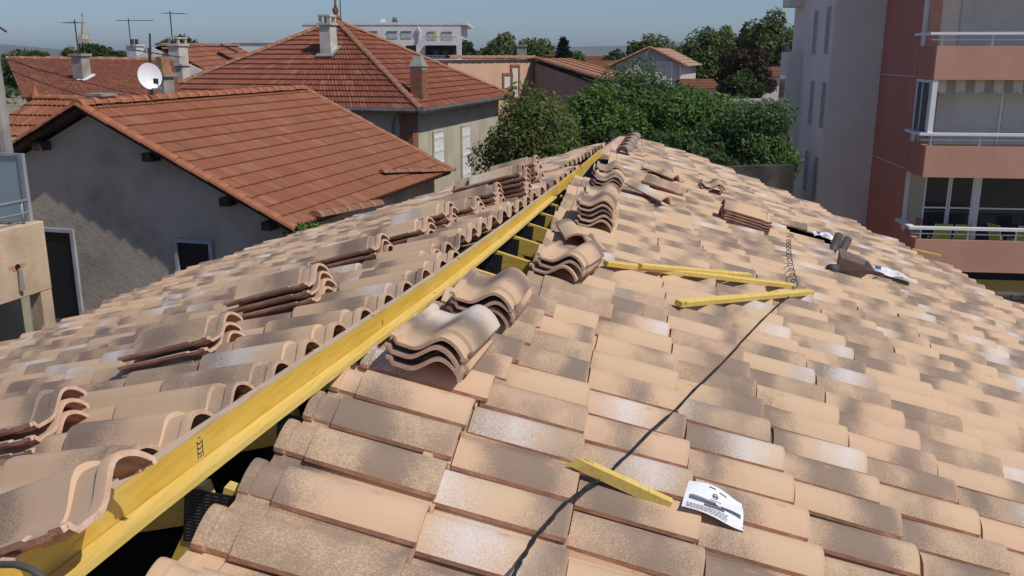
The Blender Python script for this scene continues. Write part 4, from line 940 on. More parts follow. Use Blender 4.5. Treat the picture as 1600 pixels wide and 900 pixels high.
# church
ch = empty('church_tower', label='pale stone church spire rising above the trees at the left', category='church'); D = 190; cb_ = at(135, 84, D); K = D / FPX
def cpt(dx, dz): return cb_ + RT * dx * K + ZZ * dz * K
b = MB(); b.box(cpt(-9, -40) - FH * 1.2, RT * 18 * K, FH * 2.4, ZZ * 62 * K); b.build('tower', M['church'], ch)
for dx in (-4.5, .0, 4.5):
    b = MB(); b.box(cpt(dx - 1.3, 3) - FH * 1.28, RT * 2.6 * K, FH * .1, ZZ * 12 * K); b.build('belfry_opening', M['dark'], ch)
b = MB(); b.tube([cpt(0, 22), cpt(0, 28), cpt(0, 52)], [7.5 * K, 5 * K, .5 * K], 8); b.build('spire', M['church'], ch)
b = MB(); b.tube([cpt(0, 50), cpt(0, 60)], .06, 4); b.tube([cpt(-1.6, 56), cpt(1.6, 56)], .05, 4); b.build('cross', M['antenna'], ch)
for dx in (-8, 8):
    b = MB(); b.tube([cpt(dx, 20), cpt(dx, 32)], [2.0 * K, .1 * K], 6); b.build('pinnacle', M['church'], ch)

# ---- white apartment block in the distance
WB = empty('white_apartment_block', label='white flat-roofed apartment block behind the pyramid roof', category='building'); D = 82; K = D / FPX
o_ = at(720, 39, D); wz0 = o_[2]
def wp_(x, y, back=0.0): p = at(x, y, D); return p + FH * back
b = MB(); b.box(wp_(472, 39) * (1, 1, 0) + ZZ * GZ, wp_(720, 39) * (1, 1, 0) - wp_(472, 39) * (1, 1, 0), FH * 12, ZZ * (wz0 - GZ)); b.build('wall', M['render_white'], WB)
b = MB(); b.box(wp_(471.5, 40) * (1, 1, 0) - FH * .06 + ZZ * (wz0 + .004), RT * (249 * K), FH * 12.1, ZZ * .22); b.build('parapet', M['render_white'], WB)
for (x0, x1, y0, y1) in ((577, 590, 50, 60), (605, 621, 50, 60), (627, 643, 50, 60), (668, 682, 51, 62), (690, 706, 51, 62)):
    p = wp_(x0, y1); b = MB(); b.box(p - FH * .05, RT * (x1 - x0) * K, FH * .1, ZZ * (y1 - y0) * K); w_ = b.build('window', M['grey_shutter'], WB)
    b = MB(); b.box(p - FH * .12 + ZZ * (y1 - y0) * K, RT * (x1 - x0) * K, FH * .1, ZZ * 1.0 * K); b.build('lintel', M['grey_paint'], w_)
for (x0, x1, y0, y1) in ((635, 650, 72, 86), (665, 712, 72, 90)):
    p = wp_(x0, y1); b = MB(); b.box(p - FH * .05, RT * (x1 - x0) * K, FH * .08, ZZ * (y1 - y0) * K); b.build('loggia_opening', M['dark'], WB)
for (x0, x1) in ((677, 686), (691, 701)):
    p = wp_(x0, 88); b = MB(); b.box(p - FH * .10, RT * (x1 - x0) * K, FH * .04, ZZ * 9 * K); b.build('balcony_door', M['glass_dark'], WB)
for y0 in (62, 91):
    b = MB(); p = wp_(664, y0 + 9); b.box(p - FH * 1.5, RT * 49 * K, FH * 1.4, ZZ * .16); sl_ = b.build('balcony', M['render_white'], WB)
    b = MB()
    for k in range(26): b.bar(p - FH * 1.45 + RT * (49 * K * k / 25) + ZZ * .17, p - FH * 1.45 + RT * (49 * K * k / 25) + ZZ * .68, .03, .03, up=(0, 1, 0))
    b.bar(p - FH * 1.45 + ZZ * .7, p - FH * 1.45 + RT * 49 * K + ZZ * .7, .05, .05); b.build('railing', M['grey_paint'], sl_)
b = MB(); b.box(wp_(681, 62) - FH * 1.6, RT * 3.2 * K, FH * .04, ZZ * 13 * K); b.build('banner', M['yellow_fabric'], WB)
b = MB(); b.tube([wp_(653, 42) - FH * .2, wp_(657, 50) - FH * .2, wp_(655, 60) - FH * .2], .12, 6); b.build('downpipe', M['render_white'], WB)
b = MB(); b.box(wp_(606, 38) + FH * 3, RT * 8 * K, FH * .6, ZZ * 8 * K); b.tube([wp_(610, 30) + FH * 3, wp_(610, 25) + FH * 3], .2, 8); b.build('roof_vent', M['zinc'], WB)
V = [wp_(596, 33) + FH * 1 + (RT * math.cos(k * .628) + ZZ * math.sin(k * .628)) * .24 for k in range(10)]; b = MB(); b.raw(V + [v_ + FH * .06 for v_ in V], [tuple(range(9, -1, -1)), tuple(range(10, 20))] + [(k, (k + 1) % 10, 10 + (k + 1) % 10, 10 + k) for k in range(10)]); b.build('roof_dish', M['white_paint'], WB)
WL = empty('low_white_annex', label='low white flat roof block left of the pyramid roof top', category='building')
p = at(362, 67, 70); b = MB(); b.box(p * (1, 1, 0) + ZZ * GZ, RT * 4.6, FH * 6, ZZ * (p[2] - GZ)); b.build('wall', M['render_white'], WL); b = MB(); b.box(p - RT * .1 - FH * .1 + ZZ * .004, RT * 4.8, FH * 6.2, ZZ * .15); b.build('parapet', M['render_white'], WL)

# ---- peach house with the grey side wall
PH = empty('peach_house', label='peach rendered house with bare grey side wall and orange roof', category='house'); D = 44; K = D / FPX
c0 = at(834, 93, D); c0z = c0[2]
fw_ = RT * -1 * .985 + FH * .0; fx = -td; 
A = at(700, 92, D - 5.0); 
ft = (A - c0) * (1, 1, 0); FL = np.linalg.norm(ft); ft /= FL
bk = np.array([ft[1], -ft[0], 0]); bk = bk if bk @ FH > 0 else -bk
b = MB(); b.box(c0 * (1, 1, 0) + ZZ * GZ, ft * FL, bk * 9, ZZ * (c0z - GZ)); b.build('wall', M['render_pink'], PH)
sdv = (at(945, 127, D - 8) - c0) * (1, 1, 0); SL = np.linalg.norm(sdv); sdv /= SL; zend = at(945, 127, D - 8)[2]
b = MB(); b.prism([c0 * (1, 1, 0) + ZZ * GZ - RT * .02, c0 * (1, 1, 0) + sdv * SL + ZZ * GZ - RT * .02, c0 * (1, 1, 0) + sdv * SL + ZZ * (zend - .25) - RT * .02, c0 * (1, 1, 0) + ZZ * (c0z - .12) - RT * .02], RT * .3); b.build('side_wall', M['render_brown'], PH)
e0 = np.array([*c0[:2], c0z + .03]); e1 = np.array([*(c0 + sdv * SL)[:2], zend]); r0_ = at(826, 86, D + 3); r0_ = e0 + bk * 3.0 + ft * 3 + ZZ * .35; r1_ = e1 + bk * 5 + RT * 4 + ZZ * .2
u_ = e1 - e0; L_ = np.linalg.norm(u_); u_ /= L_; v_ = np.array([-sdv[1], sdv[0], 0]); v_ = v_ if v_ @ RT > 0 else -v_; n_ = np.cross(u_, v_); n_ = n_ if n_[2] > 0 else -n_
slope_courses(PH, e0, u_, v_, n_, L_, 1.9, M['red_far'], .4, .18, .25, step=.04)
b = MB(); b.raw([e0 - ZZ * .1, e1 - ZZ * .1, e1 + v_ * 1.9 - ZZ * .1, e0 + v_ * 1.9 - ZZ * .1], [(0, 1, 2, 3)]); b.build('roof_board', M['red_far'], PH)
half_round_run(PH, e0 + ZZ * .03, e0 + ft * FL + ZZ * .03, .16, .45, M['rake_old'], 'cornice_tile')
half_round_run(PH, e0 + ZZ * .03, e1 + ZZ * .03, .14, .45, M['rake_old'], 'verge_tile')
for (x, y, w_, h_) in ((816, 128, .5, 1.35), (783, 127, .55, .55)):
    p = at(x, y, D - 1.5); d_ = np.cross(ft, ZZ); d_ = d_ if d_ @ FH < 0 else -d_; tt = ((c0 - p) @ d_); p = p + d_ * (tt + .01); window(PH, p, -ft, w_, h_, d_, M['brick'], M['shutter'], .10)
p = at(859, 102, D + 4); chimney(PH, p - ZZ * .8, .4, .4, 1.25, RT, FH, M['brick'], False)
p = at(815, 90, D + 4); chimney(PH, p - ZZ * .3, .5, .5, .85, RT, FH, M['chimney_grey'], False)
b = MB(); b.tube([at(802, 90, D + .5), at(802, 65, D + .5)], .025, 5); b.build('mast', M['antenna'], PH)

# ---- pale gable house, right of centre
GH = empty('pale_gable_house', label='pale lilac-grey gable house above the garden trees', category='house'); D = 56; K = D / FPX
L0, AP, R0 = at(963, 100, D), at(1017, 75, D), at(1066, 100, D); bk = FH * .93 + RT * .30; bk /= np.linalg.norm(bk)
b = MB(); b.prism([L0 * (1, 1, 0) + ZZ * GZ, R0 * (1, 1, 0) + ZZ * GZ, R0, AP, L0], bk * 7); b.build('wall', M['render_lilac'], GH)
for q0_, q1_ in ((L0, AP), (AP, R0)):
    dv = (q1_ - q0_); up_ = np.cross(dv, bk); up_ = up_ if up_[2] > 0 else -up_; up_ /= np.linalg.norm(up_)
    low = q0_ if q0_ is L0 else q1_; hi_ = AP; vv = hi_ - low; H_ = np.linalg.norm(vv); vv /= H_
    slope_courses(GH, low - bk * .3 - vv * .4 + up_ * .03, bk, vv, up_, 7.6, H_ + .4, M['red_pale'], .4, .2, .25, step=.04)
    half_round_run(GH, low - bk * .3 - vv * .4 + up_ * .04, hi_ - bk * .3 + up_ * .04, .13, .45, M['rake_old'], 'rake_tile', up_)
p = at(1037, 115, D); window(GH, p - FH * .02, RT, .85, 1.25, -FH, M['white_paint'], M['dark'], .08, shutters=M['shutter'])
SIDE = R0 + bk * .2; b = MB(); b.tube([at(1063, 103, D - .1), at(1063, 135, D - .1)], .05, 6); b.build('downpipe', M['white_paint'], GH)
# distant roofs on the plain
def shed_house(name, label, x0, x1, ytop, ybot, D, wallm, tilem, ridge_frac=.5):
    root = empty(name, label=label, category='house'); a_, b2 = at(x0, ybot, D), at(x1, ybot, D); zt = at(x0, ytop, D + 2.5)[2]; ze = a_[2]
    u_ = (b2 - a_) * (1, 1, 0); L = np.linalg.norm(u_); u_ /= L
    b = MB(); b.box(a_ * (1, 1, 0) + ZZ * GZ, u_ * L, FH * 5, ZZ * (ze - GZ)); b.build('wall', wallm, root)
    v_ = FH * 2.5 + ZZ * (zt - ze); H = np.linalg.norm(v_); v_ /= H; n_ = np.cross(u_, v_)
    slope_courses(root, a_ - u_ * .2 - v_ * .25 + ZZ * .03, u_, v_, n_, L + .4, H + .25, tilem, .42, .2, .25, step=.04)
    b = MB(); b.face(a_ - u_ * .2 + FH * 2.5 + ZZ * (zt - ze), a_ + u_ * (L + .2) + FH * 2.5 + ZZ * (zt - ze), a_ + u_ * (L + .2) + FH * 5.2, a_ - u_ * .2 + FH * 5.2); b.build('rear_slope', tilem, root)
    return root
shed_house('small_red_roof_house', 'low bright orange roof between the gable house and the trees', 1076, 1122, 124, 138, 52, M['render_white'], M['red_near'])
shed_house('brown_roof_house', 'distant brown-roofed house left of the pale gable house', 905, 972, 95, 104, 95, M['render_brown'], M['red_old'])
shed_house('far_brown_house', 'farthest low brown roof below the hills', 912, 950, 88, 93, 130, M['render_lilac'], M['red_old'])
shed_house('orange_roof_strip', 'pale orange tiled roof end behind the peach house', 915, 948, 108, 118, 64, M['render_pink'], M['red_far'])
shed_house('white_cottage', 'white cottage with brown roof just left of the apartment building', 1188, 1242, 105, 119, 60, M['render_white'], M['red_old'])
shed_house('far_orange_cottage', 'small orange roofed cottage seen through the plane trees', 1180, 1206, 110, 121, 66, M['render_cream'], M['red_near'])
FR = empty('flat_roof_shed', label='low grey flat-roofed building before the apartment side wall', category='building')
a_ = at(1122, 171, 47); z1 = at(1122, 162, 47)[2]; b = MB(); b.box(a_ * (1, 1, 0) + ZZ * GZ, RT * 5.2, FH * 8.5, ZZ * (z1 - GZ)); b.build('wall', M['render_lilac'], FR)
b = MB(); b.box(a_ * (1, 1, 0) - RT * .2 - FH * .2 + ZZ * (z1 + .004), RT * 5.6, FH * 8.9, ZZ * .16); b.build('roof_slab', M['concrete'], FR)
# garden wall below the trees, with their shade painted into its colour
b = MB(); p0_, p1_ = at(1085, 262, 20.5), at(1242, 258, 21); b.box(p0_ * (1, 1, 0) + ZZ * GZ, (p1_ - p0_) * (1, 1, 0), FH * .22, ZZ * (p0_[2] - GZ)); b.build('garden_wall', M['painted_dapple'], None, label='garden wall with painted tree shade under the trees behind the roof', category='wall')
LT = empty('lean_to_shed', label='small lean-to with pale sheet roof at the foot of the grey apartment wall', category='shed')
a_ = at(1224, 258, 33.5); b = MB(); b.box(a_ * (1, 1, 0) + ZZ * GZ, RT * .32, FH * 2, ZZ * (a_[2] - GZ)); b.build('wall', M['render_lilac'], LT); b = MB(); b.box(a_ - RT * .1 - FH * .1 + ZZ * .004, RT * .6 - ZZ * .05, FH * 2.2, ZZ * .05); b.build('roof_sheet', M['grey_paint'], LT)

# ================================================================== apartment building on the right
AP_ = empty('apartment_building', label='tall apartment building with salmon balconies and grey-white side walls on the right', category='apartment building')
YF, YB, YC, YD = 28.0, 29.6, 33.7, 39.2; XF, XG = 8.67, 6.95; TOP = 7.5; XR = 19.0
def bx(x0, x1, y0, y1, z0, z1, name, mat, parent=AP_):
    b = MB(); b.box((x0, y0, z0), (x1 - x0, 0, 0), (0, y1 - y0, 0), (0, 0, z1 - z0)); return b.build(name, mat, parent)
bx(XF + .0, XR, YB, YC + 6, GZ, TOP, 'front_wall', M['apt_white'])
bx(XF - .02, XF + .30, YB + .002, YC + .002, -6.3, TOP, 'side_wall', M['apt_red'])
bx(XG, XF + .02, YC, YC + 8, GZ, TOP, 'stair_wall', M['apt_white'])
bx(XG + .002, XG + .5, YC + .01, YD, GZ, TOP + .01, 'stair_side_wall', M['apt_white'])
bx(XF - .034, XF - .02, YB + .05, YC - .01, -.63, -.60, 'facade_joint', M['render_white']); bx(XF - .034, XF - .02, YB + .05, YC - .01, -3.43, -3.40, 'facade_joint', M['render_white'])
# far wing with balcony and window
bx(6.42, 7.4, YD, YD + 1.9, GZ, .15, 'rear_wing', M['apt_white'])
bx(6.35, 7.0, YD + .3, YD + 2.0, 1.95, 2.9, 'rear_balcony', M['apt_white'])
def at_x(x, y, X): r = ray(x, y); return r * (X / r[0])
def slit(xa, ya, yb):
    a_ = at_x(xa, ya, XG); z0 = at_x(xa, yb, XG)[2]; b = MB(); b.box((XG - .004, a_[1] - .36, z0), (.01, 0, 0), (0, .72, 0), (0, 0, a_[2] - z0)); w_ = b.build('slit_window', M['slit'], AP_)
    b = MB()
    for yy in (a_[1] - .41, a_[1] + .36): b.box((XG - .022, yy, z0), (.02, 0, 0), (0, .05, 0), (0, 0, a_[2] - z0))
    b.box((XG - .03, a_[1] - .42, z0 - .06), (.03, 0, 0), (0, .84, 0), (0, 0, .058)); b.build('reveal', M['apt_white'], w_)
for xa, ya, yb in ((1277, 16, 84), (1297, 10, 84), (1271, 126, 196), (1289, 129, 202), (1262, 236, 302), (1277, 246, 316)): slit(xa, ya, yb)
wn_ = at_x(1247, 120, 6.42); z0 = at_x(1247, 166, 6.42)[2]
b = MB(); b.box((6.41, YD + .25, z0), (.01, 0, 0), (0, 1.5, 0), (0, 0, wn_[2] - z0)); rw = b.build('rear_window', M['glass_green'], AP_)
b = MB(); b.box((6.40, YD + .2, z0 - .07), (.02, 0, 0), (0, 1.6, 0), (0, 0, .068)); b.box((6.40, YD + .2, z0), (.02, 0, 0), (0, .05, 0), (0, 0, wn_[2] - z0)); b.build('frame', M['white_paint'], rw)
b = MB()
for k in range(4): b.bar((6.45, YD + .3 + .5 * k, .16), (6.45, YD + .3 + .5 * k, .5), .03, .03, up=(0, 1, 0))
b.bar((6.45, YD + .25, .5), (6.45, YD + 1.85, .5), .05, .04); b.build('rear_railing', M['grey_paint'], AP_)
# balconies
for fl, (z0, z1) in enumerate(((2.13, 3.07), (-.67, .27), (-3.46, -2.55), (-6.28, -5.32))):
    band = bx(XF, XR, YF, YF + .16, z0, z1, 'balcony_parapet', M['apt_salmon'])
    bx(XF + .001, XF + .16, YF + .161, YB, z0, z1, 'parapet_return', M['apt_red'], band)
    bx(XF + .162, XR, YF + .162, YB, z0 + .02, z0 + .20, 'balcony_slab', M['apt_white'], band)
    if fl == 0: continue
    rl = MB(); zr = z1 + .34
    rl.cbox(((XF - .15 + XR) / 2, YF + .06, zr), XR - XF + .3, .20, .075); rl.cbox(((XF - .1 + XR) / 2, YF + .06, z1 + .17), XR - XF + .2, .03, .03)
    rl.cbox((XF - .12, YF + .75, zr - .0005), .20, 1.5, .074)
    for k in range(8): rl.cbox((XF + .14 + 1.35 * k, YF + .08, z1 + .17), .045, .045, .34)
    rl.cbox((XF + .03, YB - .2, z1 + .17), .045, .045, .34)
    rl.build('railing', M['white_paint'], band)
    cz_ = z1 + .0
    pil = bx(XF + .162, XF + .50, YB - .06, YB - .002, z1 - .7, z1 + 1.86 - .02, 'loggia_pier', M['apt_salmon'] if fl == 1 else M['render_cream'])
# top storey: roller shutters
def shutter(x0, x1, z0, z1, y=YB):
    o = bx(x0, x1, y - .05, y - .004, z0, z1, 'roller_shutter', M['shutter']); b = MB()
    n = int((z1 - z0) / .09)
    for k in range(n): b.box((x0 + .02, y - .062, z0 + .09 * k + .012), (x1 - x0 - .04, 0, 0), (0, .011, 0), (0, 0, .07))
    b.build('slats', M['shutter'], o); return o
shutter(XF + 1.05, XF + 3.0, -.4, 2.1); shutter(XF + 3.12, XF + 5.6, -.4, 2.1); bx(XF + 3.005, XF + 3.115, YB - .08, YB - .005, -.4, 2.1, 'mullion', M['white_paint'])
# middle storey: glazed side, striped awning valance, shutters
sg = bx(XF + .02, XF + .06, YF + .30, YB - .10, -2.20, -.72, 'side_glazing', M['glass_dark']); b = MB()
for yy in (YF + .2, YF + .92, YB - .16): b.box((XF - .005, yy, -2.25), (.09, 0, 0), (0, .09 if yy != YF + .92 else .05, 0), (0, 0, 1.58))
b.box((XF - .004, YF + .2, -2.254), (.088, 0, 0), (0, 1.35, 0), (0, 0, .08)); b.box((XF - .004, YF + .2, -.76), (.088, 0, 0), (0, 1.35, 0), (0, 0, .08)); b.build('frame', M['white_paint'], sg)
bx(XF - .003, XF + .14, YF + .02, YF + .158, -2.22, -.68, 'corner_post', M['white_paint'])
V = []; F = []; N = 120; x0 = XF + .2; x1 = XR - .5
for k in range(N + 1):
    xx = x0 + (x1 - x0) * k / N; sc_ = abs(math.sin(math.pi * (xx - x0) / .31)) * .07
    V += [(xx, YF + .20, -.68), (xx, YF + .17 + .012 * math.sin(k * .9), -.98 - sc_)]
F = [(2 * k, 2 * k + 1, 2 * k + 3, 2 * k + 2) for k in range(N)]; b = MB(); b.raw(V, F); aw = b.build('awning_valance', M['awning'], AP_)
m_ = aw.modifiers.new('solid', 'SOLIDIFY'); m_.thickness = .006
shutter(XF + .55, XF + 2.35, -2.6, -.75, YB - .3); shutter(XF + 2.45, XF + 5.5, -2.6, -.75, YB - .3); bx(XF + 2.36, XF + 2.44, YB - .36, YB - .305, -2.6, -.75, 'mullion', M['white_paint'])
# lower storey: sliding glass doors
for (xa, xb) in ((XF + .60, XF + 1.28), (XF + 1.36, XF + 2.0), (XF + 2.22, XF + 3.7), (XF + 3.78, XF + 5.4)):
    gl = bx(xa, xb, YB - .045, YB - .01, -5.6, -3.62, 'sliding_door', M['glass_dark']); b = MB()
    for xx in (xa - .03, xb - .02): b.box((xx, YB - .06, -5.6), (.05, 0, 0), (0, .055, 0), (0, 0, 2.02))
    b.box((xa + .02, YB - .061, -3.63), (xb - xa - .04, 0, 0), (0, .05, 0), (0, 0, .05)); b.box((xa + .02, YB - .061, -4.62), (xb - xa - .04, 0, 0), (0, .05, 0), (0, 0, .05)); b.build('frame', M['white_paint'], gl)
bx(XF + 2.03, XF + 2.19, YB - .07, YB - .005, -5.6, -3.5, 'mullion', M['white_paint'])
# green mesh garden chairs on the lower balcony
def garden_chair(x, y, rz, label):
    t = empty('garden_chair', label=label, category='chair', group='green mesh chairs on the lower balcony')
    z0 = -6.08; c_, s_ = math.cos(rz), math.sin(rz)
    def P(a_, b2, z): return (x + a_ * c_ - b2 * s_, y + a_ * s_ + b2 * c_, z0 + z)
    b = MB(); b.hexa([P(-.22, .17, .46), P(.22, .17, .46), P(.22, .20, .46), P(-.22, .20, .46), P(-.22, .30, 1.12), P(.22, .30, 1.12), P(.22, .33, 1.12), P(-.22, .33, 1.12)]); b.build('backrest', M['green_mesh'], t)
    b = MB(); b.hexa([P(-.22, -.25, .43), P(.22, -.25, .43), P(.22, .18, .43), P(-.22, .18, .43), P(-.22, -.25, .46), P(.22, -.25, .46), P(.22, .18, .46), P(-.22, .18, .46)]); b.build('seat', M['green_mesh'], t)
    for sx in (-.245, .245):
        b = MB(); b.tube([P(sx, -.26, 0), P(sx, -.24, .66)], .014, 6); b.tube([P(sx, -.24, .66), P(sx, .25, .66)], .014, 6); b.build('armrest', M['white_paint'], t)
        b = MB(); b.tube([P(sx, .34, 1.13), P(sx, .18, .45), P(sx, .30, 0)], .014, 6); b.build('leg', M['white_paint'], t)
garden_chair(XF + .98, 29.0, 3.14, 'leftmost green mesh chair on the lower balcony'); garden_chair(XF + 1.58, 28.95, 3.1, 'second green mesh chair from the left on the lower balcony')
garden_chair(XF + 2.78, 28.9, 1.9, 'green mesh chair turned sideways on the lower balcony'); garden_chair(XF + 3.35, 29.0, 3.2, 'rightmost green mesh chair on the lower balcony')
b = MB(); b.tube([(XF + .22, YF + .6, -4.98), (XF + .22, YF + .6, -4.80)], [.07, .10], 10); b.build('flower_pot', M['terracotta'], None, True, label='small dark flower pot on the lower balcony rail corner', category='flower pot')
bx(XF + .9, XR, YF + .5, YF + .9, -8.6, -6.62, 'ground_floor_wall', M['apt_yellow']); bx(XF + .1, XR, YF + .55, YB, GZ, -6.285, 'ground_floor_recess', M['dark'])
# rough stone boundary wall in front of the yellow wall, coursed blocks
sw = empty('stone_wall', label='dark rough stone wall below the yellow ground floor at the right edge', category='wall')
p0_ = at(1535, 459, 21.0); dxx = np.array([1.0, 0, 0]); b = MB(); b.box(p0_ * (1, 1, 0) + ZZ * GZ, dxx * 4.5, np.array([0, .3, 0]), ZZ * (p0_[2] - GZ)); b.build('wall_core', M['stone_wall'], sw)
for r in range(8):
    x_ = -.05
    while x_ < 2.6:
        l = rnd.uniform(.22, .48); b = MB(); b.cbox(p0_ + dxx * (x_ + l / 2) - ZZ * (.06 + .155 * r) - np.array([0, .012, 0]), l - .02, .07 + rnd.uniform(0, .03), .138); bevel(b.build('stone', M['stone_wall'], sw), .014, 1); x_ += l

# ================================================================== beige balcony at the left edge
BB = empty('beige_balcony', label='beige concrete balcony with frosted glass screen at the left edge', category='balcony')
cr = at(68, 345, 9.6); ts_, ss_ = cr @ td, cr @ sd; zt = cr[2]
zb = onpl(84, 450, td, ts_)[2]
def bb_(s0, s1, t0, t1, z0, z1, name, mat, parent=BB):
    b = MB(); b.box(st_(s0, t0, z0), sd * (s1 - s0), td * (t1 - t0), ZZ * (z1 - z0)); return bevel(b.build(name, mat, parent), .008, 1)
par = bb_(ss_ - 4.5, ss_, ts_ - .18, ts_, zb, zt, 'parapet', M['render_beige'])
bb_(ss_ - .16, ss_ - .001, ts_ - .17, ts_ - .004, GZ, zb - .003, 'pillar', M['render_beige'])
bb_(ss_ - 4.5, ss_ + .3, ts_ - 3.2, ts_ - .62, GZ, zb + .02, 'recess_wall', M['render_olive'])
bb_(ss_ - 4.5, ss_ - .002, ts_ - 3.0, ts_ - .181, zb + .021, zb + .16, 'floor_slab', M['render_beige'])
bb_(ss_ - .20, ss_ - .003, ts_ - 3.0, ts_ - .182, zb + .162, zt - .05, 'end_parapet', M['render_beige'])
pg = onpl(36, 240, sd, ss_ - .06); gt = pg @ td
gls = bb_(ss_ - .07, ss_ - .055, gt - 2.6, gt - .05, zt - .02, pg[2] - .03, 'glass_screen', M['glass_frost'])
b = MB(); b.box(st_(ss_ - .085, gt - .05, zt - .03), sd * .045, td * .05, ZZ * (pg[2] - zt + .03)); b.box(st_(ss_ - .084, gt - 2.6, pg[2] - .03), sd * .043, td * 2.55, ZZ * .03); b.build('screen_frame', M['grey_paint'], BB)
b = MB(); b.tube([st_(ss_ - .14, ts_ - .05, zt + .24), st_(ss_ - 4.4, ts_ - .05, zt + .24)], .02, 8); b.tube([st_(ss_ - .14, ts_ - .05, zt + .11), st_(ss_ - 4.4, ts_ - .05, zt + .11)], .014, 8)
for k in range(4): b.tube([st_(ss_ - .22 - 1.1 * k, ts_ - .05, zt), st_(ss_ - .22 - 1.1 * k, ts_ - .05, zt + .24)], .014, 8)
b.build('handrail', M['grey_paint'], BB, True)
hp_w = onpl(27, 417, td, ts_)
n = 12; ring_ = [hp_w + td * .004 + (sd * math.cos(2 * math.pi * k / n) * .035 + ZZ * math.sin(2 * math.pi * k / n) * .03) for k in range(n)]
b = MB(); b.raw(ring_ + [p + td * .003 for p in ring_], [tuple(range(n, 2 * n))] + [(k, (k + 1) % n, n + (k + 1) % n, n + k) for k in range(n)]); b.build('drain_hole', M['dark'], BB)
rust = simple('rust_stain', (.36, .15, .055), .95, .3, 9, (.50, .33, .20), .2, 60)
V = [hp_w + td * .002 + sd * (.10 * math.cos(a_) * (1 + .35 * math.sin(3 * a_))) + ZZ * (.045 * math.sin(a_) * (1 + .3 * math.cos(2 * a_)) - .01) for a_ in [2 * math.pi * k / 24 for k in range(24)]]
b = MB(); b.raw(V, [tuple(range(24))]); b.build('rust_stain', rust, BB)
b = MB(); b.tube([hp_w + td * .03 - ZZ * .02, hp_w + td * .02 - ZZ * .25], [.02, .03], 8); b.build('drain_spout', M['chimney_grey'], BB)

# ================================================================== trees
def leaves(centers, radii, counts, size, seed, flat=.55):
    g_ = np.random.default_rng(seed); Vs = []; 
    for c_, r_, n_ in zip(centers, radii, counts):
        d = g_.normal(size=(n_, 3)); d /= np.linalg.norm(d, axis=1)[:, None]; rad = g_.uniform(.45, 1.05, n_) ** .6
        p = np.asarray(c_) + d * rad[:, None] * np.asarray(r_)
        nn = d * .9 + g_.normal(size=(n_, 3)) * .7 + np.array([.15, -.05, .5]); nn /= np.linalg.norm(nn, axis=1)[:, None]
        a_ = np.cross(nn, g_.normal(size=(n_, 3))); a_ /= np.linalg.norm(a_, axis=1)[:, None] + 1e-9; b2 = np.cross(nn, a_)
        L = size * g_.uniform(.6, 1.35, n_)[:, None]; W_ = L * flat
        tip = p + a_ * L; mid1 = p + b2 * W_ * .5 + a_ * L * .4 + nn * L * .08; mid2 = p - b2 * W_ * .5 + a_ * L * .4 + nn * L * .08
        Vs.append(np.stack([p - a_ * L * .35, mid1, tip, mid2], 1).reshape(-1, 3))
    V = np.concatenate(Vs); return V, np.arange(len(V)).reshape(-1, 4)
def tree(name, label, base, top_z, cx, rad, mat, seed, n_leaf, size, clumps=26, group=None, low=.0, trunk=True, shape='round', cat='tree', lean=(0, 0)):
    """cx: crown centre; rad: (rx, ry, rz)"""
    r5 = random.Random(seed); root = empty(name, label=label, category=cat, group=group); cx = np.asarray(cx, float); rad = np.asarray(rad, float)
    cs_, rs_ = [], []
    for k in range(clumps):
        for _ in range(30):
            v_ = np.array([r5.uniform(-1, 1) for _ in range(3)])
            if .25 < np.linalg.norm(v_) < 1: break
        v_ = v_ / np.linalg.norm(v_) * r5.uniform(.35, .86)
        if v_[2] < -.6: v_[2] *= .6
        cs_.append(cx + v_ * rad); q = r5.uniform(.22, .40); rs_.append(rad * q * np.array([1, 1, .85]) + .05)
    tot = sum(np.prod(r_) ** (2 / 3) for r_ in rs_); cnt = [max(20, int(n_leaf * np.prod(r_) ** (2 / 3) / tot)) for r_ in rs_]
    cs_.append(cx); rs_.append(rad * .80); cnt.append(int(n_leaf * .30)); cs_.append(cx - ZZ * rad[2] * .25); rs_.append(rad * np.array([.9, .9, .6])); cnt.append(int(n_leaf * .12))
    V, F = leaves(cs_, rs_, cnt, size, seed)
    me = bpy.data.meshes.new('crown'); me.vertices.add(len(V)); me.vertices.foreach_set('co', V.astype(np.float32).ravel()); me.loops.add(F.size); me.loops.foreach_set('vertex_index', F.astype(np.int32).ravel())
    me.polygons.add(len(F)); me.polygons.foreach_set('loop_start', np.arange(0, F.size, 4, dtype=np.int32)); me.polygons.foreach_set('loop_total', np.full(len(F), 4, dtype=np.int32)); me.update(calc_edges=True); me.materials.append(mat)
    o = bpy.data.objects.new('crown', me); C.objects.link(o); o.parent = root
    if trunk:
        b = MB(); base = np.asarray(base, float); h_ = cx[2] - base[2]; r0_ = max(.10, h_ * .028)
        b.tube([base, base + (cx - base) * .5 + np.array([.1, 0, 0]), cx + ZZ * rad[2] * .4], [r0_, r0_ * .75, r0_ * .25], 8)
        for k in range(min(9, clumps)):
            s0 = base + (cx - base) * r5.uniform(.55, 1.0); e_ = cs_[k * (clumps // min(9, clumps))]; b.tube([s0, (s0 + e_) / 2 + ZZ * .15, e_], [r0_ * .45, r0_ * .3, r0_ * .1], 6)
        b.build('trunk', M['bark'], root, True)
    return root
def ptree(name, label, x, yt, yb, w, D, mat, seed, n_leaf, size, depthf=1.0, **kw):
    c = at(x, (yt + yb) / 2, D); K = D / FPX; rx = w * K / 2 * 1.1; rz = (yb - yt) * K / 2 * 1.08
    return tree(name, label, (c[0], c[1], GZ), None, c, (rx, rx * depthf, rz), mat, seed, n_leaf, size, **kw)
ptree('olive_evergreen_tree', 'rounded olive-green evergreen tree just behind the left tile stacks', 838, 143, 330, 164, 21.5, M['leaf_olive'], 11, 24000, .085, clumps=60)
